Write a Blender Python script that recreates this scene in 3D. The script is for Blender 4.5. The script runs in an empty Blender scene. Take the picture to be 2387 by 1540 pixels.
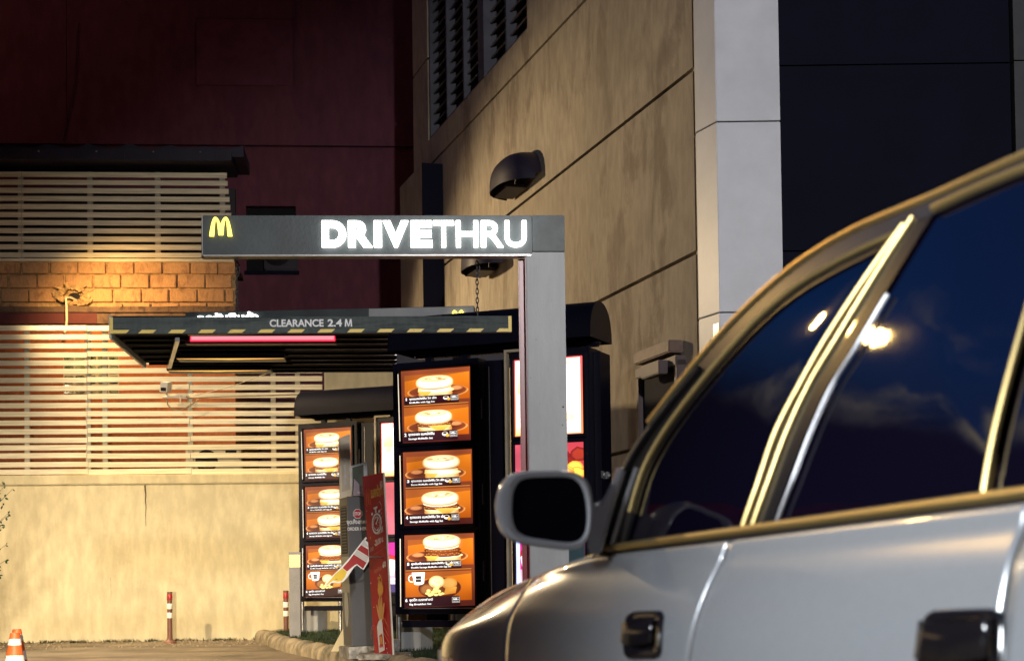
import bpy, bmesh, math, random
from mathutils import Vector, Matrix, noise
random.seed(7)
SC = bpy.context.scene
COL = SC.collection
PI = math.pi
R_ = math.radians

# ------------------------------------------------------------------ camera model
FPX, HCAM = 3800.0, 0.72
PITCH, ROLL = R_(1.8), R_(-0.75)
SHY = 585.0 - FPX * math.tan(PITCH)
CAM_R = Matrix.Rotation(PI / 2 + PITCH, 3, 'X') @ Matrix.Rotation(ROLL, 3, 'Z')
CAM_P = Vector((0, 0, HCAM))

def ray(px, py):
    return CAM_R @ Vector(((px - 1193.5) / FPX, (770 + SHY - py) / FPX, -1))

def at(px, py, Y):
    d = ray(px, py)
    return CAM_P + d * (Y / d.y)

class Fr:
    """A vertical working plane standing in the place: yaw, and one point it passes through."""
    def __init__(s, yaw, px, py, Y):
        s.yaw = R_(yaw)
        p = at(px, py, Y)
        s.o = Vector((p.x, p.y, 0))
        s.r = Vector((math.cos(s.yaw), math.sin(s.yaw), 0))
        s.b = Vector((-math.sin(s.yaw), math.cos(s.yaw), 0))
    def uv(s, px, py, dy=0.0):
        d = ray(px, py)
        o = s.o + s.b * dy
        t = (o - CAM_P).dot(s.b) / d.dot(s.b)
        p = CAM_P + d * t
        return ((p - s.o).dot(s.r), p.z)
    def x(s, px, py, dy=0.0): return s.uv(px, py, dy)[0]
    def z(s, px, py, dy=0.0): return s.uv(px, py, dy)[1]

def c(r, g, b, k=1.0):
    def f(v):
        v /= 255.0
        return v / 12.92 if v <= 0.04045 else ((v + 0.055) / 1.055) ** 2.4
    return (f(r) * k, f(g) * k, f(b) * k)

# ------------------------------------------------------------------ materials
MATS = {}
def mat(name, col, rough=0.6, metal=0.0, var=0.12, scale=4.0, bump=0.0, bscale=40.0, coat=0.0, spec=0.5,
        stretch=(1, 1, 1), col2=None, lo=0.35, hi=0.65, ior=None, fine=0.0):
    if name in MATS: return MATS[name]
    m = bpy.data.materials.new(name); m.use_nodes = True
    nt = m.node_tree; b = nt.nodes['Principled BSDF']
    tc = nt.nodes.new('ShaderNodeTexCoord')
    mp = nt.nodes.new('ShaderNodeMapping'); mp.inputs['Scale'].default_value = stretch
    nt.links.new(tc.outputs['Object'], mp.inputs['Vector'])
    nz = nt.nodes.new('ShaderNodeTexNoise'); nz.inputs['Scale'].default_value = scale
    nz.inputs['Detail'].default_value = 8; nz.inputs['Roughness'].default_value = 0.62
    nt.links.new(mp.outputs['Vector'], nz.inputs['Vector'])
    mr = nt.nodes.new('ShaderNodeMapRange')
    mr.inputs['From Min'].default_value = lo; mr.inputs['From Max'].default_value = hi
    nt.links.new(nz.outputs['Fac'], mr.inputs['Value'])
    mx = nt.nodes.new('ShaderNodeMix'); mx.data_type = 'RGBA'
    c2 = col2 if col2 else tuple(v * (1 - var * 2) for v in col)
    mx.inputs[6].default_value = (*c2, 1)
    mx.inputs[7].default_value = (*(col if col2 else tuple(min(1, v * (1 + var)) for v in col)), 1)
    nt.links.new(mr.outputs['Result'], mx.inputs[0])
    nt.links.new(mx.outputs[2], b.inputs['Base Color'])
    b.inputs['Roughness'].default_value = rough
    b.inputs['Metallic'].default_value = metal
    b.inputs['Coat Weight'].default_value = coat
    b.inputs['Coat Roughness'].default_value = 0.04
    b.inputs['Specular IOR Level'].default_value = spec
    if ior: b.inputs['IOR'].default_value = ior
    if bump:
        n2 = nt.nodes.new('ShaderNodeTexNoise'); n2.inputs['Scale'].default_value = bscale
        n2.inputs['Detail'].default_value = 6
        nt.links.new(mp.outputs['Vector'], n2.inputs['Vector'])
        bp = nt.nodes.new('ShaderNodeBump'); bp.inputs['Strength'].default_value = bump
        bp.inputs['Distance'].default_value = 0.02
        nt.links.new(n2.outputs['Fac'], bp.inputs['Height'])
        nt.links.new(bp.outputs['Normal'], b.inputs['Normal'])
    MATS[name] = m
    return m

def glow(name, col, strength, sample=True):
    if name in MATS: return MATS[name]
    m = bpy.data.materials.new(name); m.use_nodes = True
    b = m.node_tree.nodes['Principled BSDF']
    b.inputs['Base Color'].default_value = (*[min(1, v) * .5 for v in col], 1)
    b.inputs['Emission Color'].default_value = (*col, 1)
    b.inputs['Emission Strength'].default_value = strength
    if not sample: m.cycles.emission_sampling = 'NONE'
    MATS[name] = m
    return m

def print_mat(name, lit):
    """Printed sheet, colours held in the mesh; lit = a backlit film."""
    m = bpy.data.materials.new(name); m.use_nodes = True
    nt = m.node_tree; b = nt.nodes['Principled BSDF']
    a = nt.nodes.new('ShaderNodeAttribute'); a.attribute_name = 'ink'
    b.inputs['Roughness'].default_value = 0.35
    if lit:
        b.inputs['Base Color'].default_value = (0.02, 0.02, 0.02, 1)
        tc = nt.nodes.new('ShaderNodeTexCoord'); nz = nt.nodes.new('ShaderNodeTexNoise'); nz.inputs['Scale'].default_value = 2.6
        nz.inputs['Detail'].default_value = 1; nt.links.new(tc.outputs['Object'], nz.inputs['Vector'])
        mr = nt.nodes.new('ShaderNodeMapRange'); mr.inputs[1].default_value = .3; mr.inputs[2].default_value = .7; mr.inputs[3].default_value = .72; mr.inputs[4].default_value = 1.3
        nt.links.new(nz.outputs['Fac'], mr.inputs[0])
        vm = nt.nodes.new('ShaderNodeVectorMath'); vm.operation = 'SCALE'
        nt.links.new(a.outputs['Color'], vm.inputs[0]); nt.links.new(mr.outputs[0], vm.inputs['Scale'])
        nt.links.new(vm.outputs[0], b.inputs['Emission Color'])
        b.inputs['Emission Strength'].default_value = lit
        m.cycles.emission_sampling = 'NONE'
    else:
        nt.links.new(a.outputs['Color'], b.inputs['Base Color'])
    return m

# ------------------------------------------------------------------ object helpers
def tag(o, label=None, cat=None, group=None, kind=None):
    if label: o['label'] = label
    if cat: o['category'] = cat
    if group: o['group'] = group
    if kind: o['kind'] = kind
    return o

def empty(name, loc=(0, 0, 0), rz=0.0, label=None, cat=None, group=None):
    o = bpy.data.objects.new(name, None); COL.objects.link(o)
    o.empty_display_size = 0.2
    o.location = loc; o.rotation_euler = (0, 0, rz)
    return tag(o, label, cat, group)

def frame_thing(name, fr, label, cat, group=None):
    return empty(name, fr.o, fr.yaw, label, cat, group)

def copy_tree(o, parent=None):
    n = o.copy(); COL.objects.link(n); n.parent = parent
    for ch in list(o.children): copy_tree(ch, n)
    return n

class MB:
    def __init__(s): s.v = []; s.f = []; s.m = []; s.cols = None
    def add(s, vs, fs, mi=0):
        k = len(s.v); s.v += [tuple(v) for v in vs]
        for f in fs: s.f.append([i + k for i in f]); s.m.append(mi)
        return s
    def box(s, x0, x1, y0, y1, z0, z1, mi=0):
        if x0 > x1: x0, x1 = x1, x0
        if y0 > y1: y0, y1 = y1, y0
        if z0 > z1: z0, z1 = z1, z0
        vs = [(x0,y0,z0),(x1,y0,z0),(x1,y1,z0),(x0,y1,z0),(x0,y0,z1),(x1,y0,z1),(x1,y1,z1),(x0,y1,z1)]
        return s.add(vs, [(0,3,2,1),(4,5,6,7),(0,1,5,4),(1,2,6,5),(2,3,7,6),(3,0,4,7)], mi)
    def prism(s, pts, y0, y1, mi=0):
        """outline pts (x,z) extruded from y0 to y1"""
        n = len(pts)
        vs = [(p[0], y0, p[1]) for p in pts] + [(p[0], y1, p[1]) for p in pts]
        fs = [list(range(n)), list(range(2*n-1, n-1, -1))]
        for i in range(n):
            j = (i + 1) % n; fs.append([i, i + n, j + n, j])
        return s.add(vs, fs, mi)
    def hprism(s, pts, z0, z1, mi=0):
        n = len(pts)
        vs = [(p[0], p[1], z0) for p in pts] + [(p[0], p[1], z1) for p in pts]
        fs = [list(range(n)), list(range(2*n-1, n-1, -1))]
        for i in range(n):
            j = (i + 1) % n; fs.append([i, i + n, j + n, j])
        return s.add(vs, fs, mi)
    def tube(s, path, r, n=8, mi=0, closed=False, flat=1.0):
        P = [Vector(p) for p in path]; m = len(P); rings = []
        up = Vector((0, 0, 1)); prev = None
        for i, p in enumerate(P):
            if closed: t = P[(i+1) % m] - P[i-1]
            else: t = P[min(i+1, m-1)] - P[max(i-1, 0)]
            if t.length < 1e-9: t = Vector((0, 0, 1))
            t.normalize()
            if prev is None:
                a = up if abs(t.z) < 0.9 else Vector((0, 1, 0))
                u = t.cross(a).normalized()
            else:
                u = (prev - t * prev.dot(t)).normalized()
            prev = u; w = t.cross(u)
            rr = r[i] if isinstance(r, (list, tuple)) else r
            rings.append([p + u * (math.cos(2*PI*k/n) * rr) + w * (math.sin(2*PI*k/n) * rr * flat) for k in range(n)])
        vs = [v for g in rings for v in g]; fs = []
        last = m if closed else m - 1
        for i in range(last):
            for k in range(n):
                a = i*n + k; b_ = i*n + (k+1) % n; i2 = ((i+1) % m) * n
                fs.append([a, b_, i2 + (k+1) % n, i2 + k])
        if not closed:
            fs.append(list(range(n-1, -1, -1))); fs.append([(m-1)*n + k for k in range(n)])
        return s.add(vs, fs, mi)
    def lathe(s, prof, cx=0, cy=0, n=24, mi=0, caps=True):
        vs = []; fs = []
        for (r, z) in prof:
            for k in range(n):
                a = 2*PI*k/n; vs.append((cx + r*math.cos(a), cy + r*math.sin(a), z))
        for i in range(len(prof)-1):
            for k in range(n):
                fs.append([i*n+k, i*n+(k+1) % n, (i+1)*n+(k+1) % n, (i+1)*n+k])
        if caps:
            fs.append(list(range(n-1, -1, -1))); fs.append([(len(prof)-1)*n+k for k in range(n)])
        return s.add(vs, fs, mi)
    def grid(s, rows, mi=0):
        h = len(rows); w = len(rows[0])
        vs = [p for r in rows for p in r]
        fs = [[i*w+j, i*w+j+1, (i+1)*w+j+1, (i+1)*w+j] for i in range(h-1) for j in range(w-1)]
        return s.add(vs, fs, mi)
    def build(s, name, m, parent=None, bevel=0.0, smooth=False, seg=2, solid=0.0, merge=False):
        me = bpy.data.meshes.new(name)
        me.from_pydata(s.v, [], s.f); me.update()
        ms = m if isinstance(m, (list, tuple)) else [m]
        for q in ms: me.materials.append(q)
        for p, mi in zip(me.polygons, s.m): p.material_index = mi
        if s.cols is not None:
            at_ = me.color_attributes.new('ink', 'FLOAT_COLOR', 'POINT')
            for i, cc in enumerate(s.cols): at_.data[i].color = (*cc, 1)
        if bevel or merge or s.cols is None:
            bm = bmesh.new(); bm.from_mesh(me)
            if merge: bmesh.ops.remove_doubles(bm, verts=bm.verts, dist=1e-5)
            if s.cols is None: bmesh.ops.recalc_face_normals(bm, faces=bm.faces)
            if bevel:
                es = [e for e in bm.edges if len(e.link_faces) == 2 and e.calc_face_angle(0) > 0.6]
                bmesh.ops.bevel(bm, geom=es, offset=bevel, segments=seg, affect='EDGES', clamp_overlap=True)
            bm.to_mesh(me); bm.free()
        if smooth:
            for p in me.polygons: p.use_smooth = True
            try: me.set_sharp_from_angle(angle=R_(42))
            except Exception: pass
        o = bpy.data.objects.new(name, me); COL.objects.link(o)
        if parent: o.parent = parent
        if solid:
            md = o.modifiers.new('thick', 'SOLIDIFY'); md.thickness = solid; md.offset = -1
        return o

_tc = {}
def text_geo(body, bold=0.0, res=3):
    """outline of a word as flat polygons, scaled to unit box (w x h returned)"""
    key = (body, bold)
    if key in _tc: return _tc[key]
    cu = bpy.data.curves.new('lettering', 'FONT'); cu.body = body; cu.offset = bold
    cu.resolution_u = res; cu.fill_mode = 'FRONT'
    o = bpy.data.objects.new('lettering', cu); COL.objects.link(o)
    dg = bpy.context.evaluated_depsgraph_get()
    me = o.evaluated_get(dg).to_mesh()
    vs = [(v.co.x, v.co.y) for v in me.vertices]; fs = [list(p.vertices) for p in me.polygons]
    o.evaluated_get(dg).to_mesh_clear()
    bpy.data.objects.remove(o); bpy.data.curves.remove(cu)
    if not vs: vs = [(0, 0), (1, 0), (1, 1)]; fs = [[0, 1, 2]]
    x0 = min(v[0] for v in vs); x1 = max(v[0] for v in vs)
    y0 = min(v[1] for v in vs); y1 = max(v[1] for v in vs)
    vs = [((x - x0) / (x1 - x0 + 1e-9), (y - y0) / (y1 - y0 + 1e-9)) for x, y in vs]
    _tc[key] = (vs, fs); return _tc[key]

def letters3d(mb, body, x0, x1, z0, z1, yf, yb, bold=0.0, mi=0):
    """raised lettering: front at yf, walls back to yb"""
    vs, fs = text_geo(body, bold, 6)
    P = [(x0 + (x1-x0)*u, z0 + (z1-z0)*v) for u, v in vs]
    n = len(P)
    V = [(p[0], yf, p[1]) for p in P] + [(p[0], yb, p[1]) for p in P]
    cnt = {}
    for f in fs:
        for i in range(len(f)):
            e = (f[i], f[(i+1) % len(f)]); cnt[e] = 1
    F = [list(f) for f in fs]
    for (a, b) in cnt:
        if (b, a) not in cnt: F.append([b, a, a + n, b + n])
    mb.add(V, F, mi)

class Art:
    """flat printed artwork in a panel's own x,z coordinates, each ink layer a hair in front of the last"""
    def __init__(s, y0, step=0.0007, map_=None):
        s.mb = MB(); s.mb.cols = []; s.y = y0; s.step = step; s.map = map_ or (lambda x, z, y: (x, y, z))
    def layer(s): s.y -= s.step
    def poly(s, pts, cols):
        s.layer()
        if not isinstance(cols[0], (tuple, list)): cols = [cols] * len(pts)
        s.mb.add([s.map(x, z, s.y) for x, z in pts], [list(range(len(pts)))]); s.mb.cols += list(cols)
    def rect(s, x0, x1, z0, z1, cb, ct=None):
        ct = ct or cb
        s.poly([(x0, z0), (x1, z0), (x1, z1), (x0, z1)], [cb, cb, ct, ct])
    def ell(s, cx, cz, rx, rz, cin, cout, n=28, a0=0, a1=2*PI, wob=0.0, shade=None, rot=0.0, pw=2.0):
        s.layer(); vs = [(cx, cz)]; cs = [cin]
        full = abs(a1 - a0 - 2*PI) < 1e-6
        for ring, f in ((1, .6), (2, 1.0)):
            for k in range(n + (0 if full else 1)):
                a = a0 + (a1-a0)*k/n
                w = 1 + wob*math.sin(a*7+cx*90)*.6 + wob*math.sin(a*13+cz*50)*.4
                ca, sa = math.cos(a), math.sin(a)
                ex = math.copysign(abs(ca)**(2/pw), ca)*rx*f*w; ez = math.copysign(abs(sa)**(2/pw), sa)*rz*f*w
                vs.append((cx + ex*math.cos(rot) - ez*math.sin(rot), cz + ex*math.sin(rot) + ez*math.cos(rot)))
                q = cin if ring == 1 else cout
                if shade: q = tuple(v*(1 + shade*sa*(-1 if ring == 0 else 1)) for v in q)
                cs.append(q)
        m = n if full else n + 1; fs = []
        for k in range(n):
            k2 = (k+1) % m
            fs.append([0, 1+k, 1+k2]); fs.append([1+k, 1+m+k, 1+m+k2, 1+k2])
        s.mb.add([s.map(x, z, s.y) for x, z in vs], fs); s.mb.cols += cs
    def ring(s, cx, cz, rx, rz, th, col, n=32, a0=0, a1=2*PI, rot=0.0):
        s.layer(); vs = []; fs = []
        for k in range(n+1):
            a = a0 + (a1-a0)*k/n
            for q in (1, 1-th):
                ex = math.cos(a)*rx*q; ez = math.sin(a)*rz*q
                vs.append((cx + ex*math.cos(rot) - ez*math.sin(rot), cz + ex*math.sin(rot) + ez*math.cos(rot)))
        for k in range(n): fs.append([2*k, 2*k+1, 2*k+3, 2*k+2])
        s.mb.add([s.map(x, z, s.y) for x, z in vs], fs); s.mb.cols += [col]*len(vs)
    def line(s, pts, w, col):
        s.layer(); vs = []; n = len(pts)
        for i, p in enumerate(pts):
            a = Vector(pts[max(i-1, 0)]); b = Vector(pts[min(i+1, n-1)]); t = (b-a).normalized()
            nrm = Vector((-t.y, t.x)) * w/2
            vs += [(p[0]+nrm.x, p[1]+nrm.y), (p[0]-nrm.x, p[1]-nrm.y)]
        s.mb.add([s.map(x, z, s.y) for x, z in vs], [[2*i, 2*i+1, 2*i+3, 2*i+2] for i in range(n-1)])
        s.mb.cols += [col]*len(vs)
    def text(s, body, x0, x1, z0, z1, col, bold=0.02):
        s.layer(); vs, fs = text_geo(body, bold, 2)
        if body == '1': x0, x1 = x0+(x1-x0)*.2, x1-(x1-x0)*.28
        s.mb.add([s.map(x0 + (x1-x0)*u, z0 + (z1-z0)*v, s.y) for u, v in vs], fs)
        s.mb.cols += [col]*len(vs)
    def build(s, name, m, parent): return s.mb.build(name, m, parent)

def arches(x0, x1, z0, z1):
    """closed outline of the double arch letter M"""
    W = x1-x0; H = z1-z0; pts = []
    def P(u, v): pts.append((x0+W*u, z0+H*v))
    def arch_out(a, b, top, n=12, ex=1.0):
        for i in range(n+1):
            t = i/n; u = a+(b-a)*t
            v = top*(1-abs(2*t-1)**2.7)
            P(u, v)
    # outer contour left leg up over to the middle dip, over and down the right leg
    n = 14
    for i in range(n+1):                # left foot up to first crown
        t = i/n; P(0.0+0.27*t, 1.0*(1-(1-t)**2.3))
    for i in range(1, n+1):             # crown to dip
        t = i/n; P(0.27+0.23*t, 1.0-0.40*t**2.2)
    for i in range(1, n+1):
        t = i/n; P(0.5+0.23*t, 0.60+0.40*(1-(1-t)**2.2))
    for i in range(1, n+1):
        t = i/n; P(0.73+0.27*t, 1.0*(1-t**2.3))
    P(0.80, 0.0)
    for i in range(1, n+1):             # inside right leg up
        t = i/n; P(0.80-0.085*t, 0.88*(1-(1-t)**2.2))
    for i in range(1, n+1):
        t = i/n; P(0.715-0.115*t, 0.88-0.82*t**2.2)
    P(0.40, 0.06)
    for i in range(1, n+1):
        t = i/n; P(0.40-0.115*t, 0.06+0.82*(1-(1-t)**2.2))
    for i in range(1, n+1):
        t = i/n; P(0.285-0.085*t, 0.88*(1-t**2.2))
    return pts
# ================================================================== materials used across the place
def asphalt():
    m = mat('road_concrete', c(112, 98, 78), 0.75, var=0.42, scale=1.3, bump=0.5, bscale=55, lo=.3, hi=.7)
    nt = m.node_tree; b = nt.nodes['Principled BSDF']
    n = nt.nodes.new('ShaderNodeTexNoise'); n.inputs['Scale'].default_value = .8; n.inputs['Detail'].default_value = 5
    tc = nt.nodes.new('ShaderNodeTexCoord'); nt.links.new(tc.outputs['Object'], n.inputs['Vector'])
    mr = nt.nodes.new('ShaderNodeMapRange'); mr.inputs[1].default_value = .4; mr.inputs[2].default_value = .62
    mr.inputs[3].default_value = .45; mr.inputs[4].default_value = .85
    nt.links.new(n.outputs['Fac'], mr.inputs[0]); nt.links.new(mr.outputs[0], b.inputs['Roughness'])
    return m
M_ROAD = asphalt()

def stained(name, col, dirt, scale=1.1, zs=0.22, amount=.8, bump=.25, blotch=None, xs=1.0):
    """render with water stains running down the face (vertical streaks with broken edges)"""
    if name in MATS: return MATS[name]
    m = bpy.data.materials.new(name); m.use_nodes = True
    nt = m.node_tree; b = nt.nodes['Principled BSDF']; L = nt.links.new
    tc = nt.nodes.new('ShaderNodeTexCoord')
    def ns(sc, mapping, det=8, rough=.62, dist=0.0):
        mp = nt.nodes.new('ShaderNodeMapping'); mp.inputs['Scale'].default_value = mapping
        L(tc.outputs['Object'], mp.inputs['Vector'])
        n = nt.nodes.new('ShaderNodeTexNoise'); n.inputs['Scale'].default_value = sc
        n.inputs['Detail'].default_value = det; n.inputs['Roughness'].default_value = rough
        n.inputs['Distortion'].default_value = dist
        L(mp.outputs['Vector'], n.inputs['Vector']); return n.outputs['Fac']
    def rng(f, a, bb, c0=0.0, c1=1.0):
        r = nt.nodes.new('ShaderNodeMapRange'); r.interpolation_type = 'SMOOTHSTEP'
        for i, v in enumerate((a, bb, c0, c1)): r.inputs[i+1].default_value = v
        L(f, r.inputs[0]); return r.outputs[0]
    def mul(a, bb):
        q = nt.nodes.new('ShaderNodeMath'); q.operation = 'MULTIPLY'; L(a, q.inputs[0]); L(bb, q.inputs[1]); return q.outputs[0]
    streak = rng(ns(scale*2.6, (xs, 1, zs), 9, .68, .3), .47, .60)
    big = rng(ns(scale*.9, (xs, 1, .6), 5, .55, .8), .42, .56)
    fine = rng(ns(scale*14, (1, 1, .35), 4, .6), .3, .75, .8, 1.06)
    f = mul(streak, big)
    mx = nt.nodes.new('ShaderNodeMix'); mx.data_type = 'RGBA'
    mx.inputs[6].default_value = (*col, 1); mx.inputs[7].default_value = (*dirt, 1)
    q = nt.nodes.new('ShaderNodeMath'); q.operation = 'MULTIPLY'; q.inputs[1].default_value = amount
    L(f, q.inputs[0]); L(q.outputs[0], mx.inputs[0])
    cool = rng(ns(scale*.55, (1, 1, .8), 4, .6, 1.2), .40, .66, 0, .45)
    m3 = nt.nodes.new('ShaderNodeMix'); m3.data_type = 'RGBA'
    m3.inputs[7].default_value = (*[v*.62 for v in col], 1)
    L(mx.outputs[2], m3.inputs[6]); L(cool, m3.inputs[0])
    m2 = nt.nodes.new('ShaderNodeMix'); m2.data_type = 'RGBA'; m2.blend_type = 'MULTIPLY'; m2.inputs[0].default_value = 1
    L(m3.outputs[2], m2.inputs[6]); L(fine, m2.inputs[7])
    L(m2.outputs[2], b.inputs['Base Color'])
    b.inputs['Roughness'].default_value = .85
    bp = nt.nodes.new('ShaderNodeBump'); bp.inputs['Strength'].default_value = bump; bp.inputs['Distance'].default_value = .02
    L(ns(18, (1, 1, 1), 8, .7), bp.inputs['Height']); L(bp.outputs[0], b.inputs['Normal'])
    MATS[name] = m; return m

M_SIDE = stained('weathered_render', (.44, .375, .285), (.22, .17, .125), .75, zs=.42, amount=.75)
M_GROOVE = mat('groove_black', (.012, .01, .012), .9)
M_COLUMN = mat('cladding_white', (.70, .71, .75), .45, var=.05, scale=2)
M_NAVY = mat('dark_cladding', (.006, .007, .019), .75, spec=.12, var=.08, scale=1.5)
M_LOUVRE = mat('louvre_grey', (.09, .09, .115), .5)
M_DARKMETAL = mat('dark_painted_metal', (.022, .018, .035), .5, spec=.3)
M_BLACK = mat('black_powder_coat', (.004, .004, .013), .42, var=.1, spec=.3)
M_CREAM = stained('cream_wall_paint', (.66, .58, .37), (.46, .38, .22), .5, 1.3, .30, .25, xs=.9)
M_SLAT = mat('slat_cream', (.74, .67, .47), .55, var=.12, scale=6, stretch=(.3, 1, 6), bump=.08)
M_POSTW = mat('fence_post', (.38, .34, .27), .6, var=.15)
M_TERRA = stained('terracotta_paint', (.37, .115, .04), (.26, .08, .03), 1.3, .5, .6)
M_BRICK = stained('clay_block', (.56, .32, .15), (.30, .15, .08), 4.0, .5, .8, .5)
M_MORTAR = mat('mortar', (.45, .30, .14), .9, var=.3, scale=14, bump=.8, bscale=30)
M_MAROON = stained('maroon_render', (.19, .056, .080), (.12, .036, .072), .5, .5, .6)
M_SOOT = stained('soot_concrete', (.16, .10, .065), (.03, .02, .02), 2.2, .7, .9, .6)
M_GREYPAINT = mat('gate_grey', (.36, .37, .38), .42, var=.07, scale=3, stretch=(2, 1, .5), bump=.05)
M_SIGNDARK = mat('sign_panel_dark', (.035, .050, .053), .42, var=.25, scale=2.5, bump=.04)
M_MAROONMETAL = mat('red_metal', (.30, .008, .015), .3, var=.1)
M_STEEL = mat('worn_steel', (.42, .42, .42), .35, metal=.8, var=.2, scale=9)
M_YELLOW = mat('yellow_paint', (.75, .55, .10), .5, var=.18, scale=14, lo=.3, hi=.5)
M_WHITEPAINT = mat('white_letter', (.85, .85, .85), .5, var=.04)
M_TRIM = mat('pale_trim', (.45, .43, .42), .3, metal=.5)
M_DIRTYGREY = stained('scuffed_grey_bar', (.10, .125, .12), (.022, .03, .038), 2.4, 3.0, .9, .2, xs=.25)

# ================================================================== ground
g = MB()
g.add([(-60, -30, 0), (60, -30, 0), (60, 90, 0), (-60, 90, 0)], [(0, 1, 2, 3)])
tag(g.build('ground', M_ROAD), kind='structure')

# ================================================================== restaurant building
dW = ray(80, 1370); dW.z = 0; dW.normalize()
YAW_W = math.degrees(math.atan2(-dW.y, -dW.x))
W = Fr(YAW_W, 1629, 1000, 13.72)
bld = frame_thing('restaurant_building', W, 'tan stained concrete building with dark grooves, white column and navy front on the right', 'building')
def wprot(px, xn, y=800):
    lo_, hi_ = 0.0, 3.0
    for _ in range(40):
        p = (lo_+hi_)/2
        if W.x(px, y, -p) < xn: hi_ = p      # moving the plane out shifts this pixel's x
        else: lo_ = p
    return p
def solve_p(px, xn, y=800):
    best = min((abs(W.x(px, y, -p/500) - xn), p/500) for p in range(0, 900))
    return best[1]
xL = W.x(966, 500)
grooves = [W.z(1626, 153), W.z(1626, 586), W.z(1626, 1013)]
stepz = (grooves[0]-grooves[2])/2
zs = sorted([grooves[2]-stepz, *grooves, grooves[0]+stepz, grooves[0]+2*stepz, grooves[0]+3*stepz])
wx0, wx1 = W.x(998, 300), W.x(1229, 60)
wz0, wz1 = W.z(1003.6, 323), W.z(1003.6, 323) + 3.6
bounds = [-.1] + zs + [zs[-1]+stepz]
gw = .018
side = MB()
def wallrect(x0, x1, z0, z1):
    if x1-x0 > .002 and z1-z0 > .002: side.box(x0, x1, 0, .14, z0, z1)
for i in range(len(bounds)-1):
    z0, z1 = bounds[i]+gw, bounds[i+1]-gw
    if z1 <= wz0 or z0 >= wz1: wallrect(xL, 0, z0, z1); continue
    a, b_ = max(z0, wz0), min(z1, wz1)
    wallrect(xL, wx0, z0, z1); wallrect(wx1, 0, z0, z1)
    wallrect(wx0, wx1, z0, a); wallrect(wx0, wx1, b_, z1)
side.build('side_wall', M_SIDE, bld)
bk = MB(); bk.box(xL, 0, .141, .3, -.1, wz0); bk.box(xL, 0, .141, .3, wz1, bounds[-1])
bk.box(xL, wx0, .141, .3, wz0, wz1); bk.box(wx1, 0, .141, .3, wz0, wz1)
bk.build('groove_backing', M_GROOVE, bld)
# end return of the building at its far corner and roof
rt = MB(); rt.box(xL-.02, xL+.2, .301, 9, -.1, bounds[-1]); rt.build('end_wall', M_SIDE, bld)
rt = MB(); rt.box(xL, .02, -.02, 9, bounds[-1]+.001, bounds[-1]+.2); rt.build('roof', M_NAVY, bld)
# louvred window
lw = MB()
fr_ = .05
xs_b = [W.x(p, 200) for p in (998.5, 1037.5, 1077, 1118.5)] + [W.x(p, 100) for p in (1131, 1175.5, 1227)]
for xx in (xs_b[0], xs_b[1], xs_b[2], xs_b[5], xs_b[6]): lw.box(xx-.03, xx+.03, .02, .24, wz0, wz1)
lw.box(xs_b[3], xs_b[4], -.02, .24, wz0, wz1)
lw.box(wx0, wx1, .02, .24, wz0, wz0+.04)
win = lw.build('louvre_window', M_LOUVRE, bld)
bg = MB(); bg.box(wx0, wx1, .25, .3, wz0, wz1); bg.build('window_void', M_GROOVE, win)
for a, b_ in ((0, 1), (1, 2), (2, 3), (4, 5), (5, 6)):
    sl = MB(); z = wz0+.08
    while z < wz1-.1:
        x0, x1 = xs_b[a]+.03, xs_b[b_]-.03
        sl.add([(x0, .06, z), (x1, .06, z), (x1, .20, z+.12), (x0, .20, z+.12), (x0, .075, z-.012), (x1, .075, z-.012), (x1, .215, z+.108), (x0, .215, z+.108)],
               [(0, 1, 2, 3), (7, 6, 5, 4), (0, 4, 5, 1), (1, 5, 6, 2), (2, 6, 7, 3), (3, 7, 4, 0)])
        z += .145
    sl.build('louvre_blades', M_LOUVRE, win)
# fin projecting near the far corner
xn = W.x(1034, 600); p = solve_p(984.5, xn, 450)
xf = W.x(932, 430, -p); zt = W.z(984.5, 380, -p)
fn = MB(); mid = (xf+xn)/2 + .05
fn.box(xf, mid-.005, -p, -.002, -.1, zt); fn.box(mid+.005, xn-.003, -p, -.002, -.1, zt)
fin = fn.build('fin', M_SIDE, bld)
fe = MB(); fe.box(xn-.003, xn+.02, -p-.004, -.002, -.1, zt+.004); fe.build('fin_shaded_face', M_NAVY, fin)  # unlit near face of the fin, its shade put in as a dark sheet
# column at the near corner: chamfered prism, panel joints
def world_in(root_fr, pts):
    inv = (Matrix.Translation(root_fr.o) @ Matrix.Rotation(root_fr.yaw, 4, 'Z')).inverted()
    return [(inv @ Vector((p[0], p[1], 0)))[:2] for p in pts]
C1 = at(1677, 700, 13.3); C2 = at(1826.5, 700, 13.3); C0 = at(1629, 700, 13.62)
col_pts = world_in(W, [(C0.x, C0.y), (C1.x, C1.y), (C2.x, C2.y), (C2.x, 14.6), (C0.x+.05, 14.6)])
jz = at(1750, 283, 13.3).z; jz2 = at(1750, 727, 13.3).z; st = jz-jz2
cm = MB(); zz = [-.1, jz2-st, jz2, jz, jz+st, jz+2*st, jz+3*st]
for a, b_ in zip(zz[:-1], zz[1:]): cm.hprism(col_pts, a+.006, b_-.006)
col = cm.build('column', M_COLUMN, bld, bevel=.004)
cxy = world_in(W, [(C0.x+.02, C0.y+.05), (C1.x+.02, C1.y+.03), (C2.x-.02, C2.y+.03), (C2.x-.02, 14.55), (C0.x+.07, 14.55)])
ci = MB(); ci.hprism(cxy, -.1, zz[-1]); ci.build('column_core', M_GROOVE, col)
pm = at(1675, 752, 13.3); pz = at(1675, 792, 13.3).z
L2 = [(C1.x+(C0.x-C1.x)*k, C1.y+(C0.y-C1.y)*k) for k in (.04, .30)]
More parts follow.
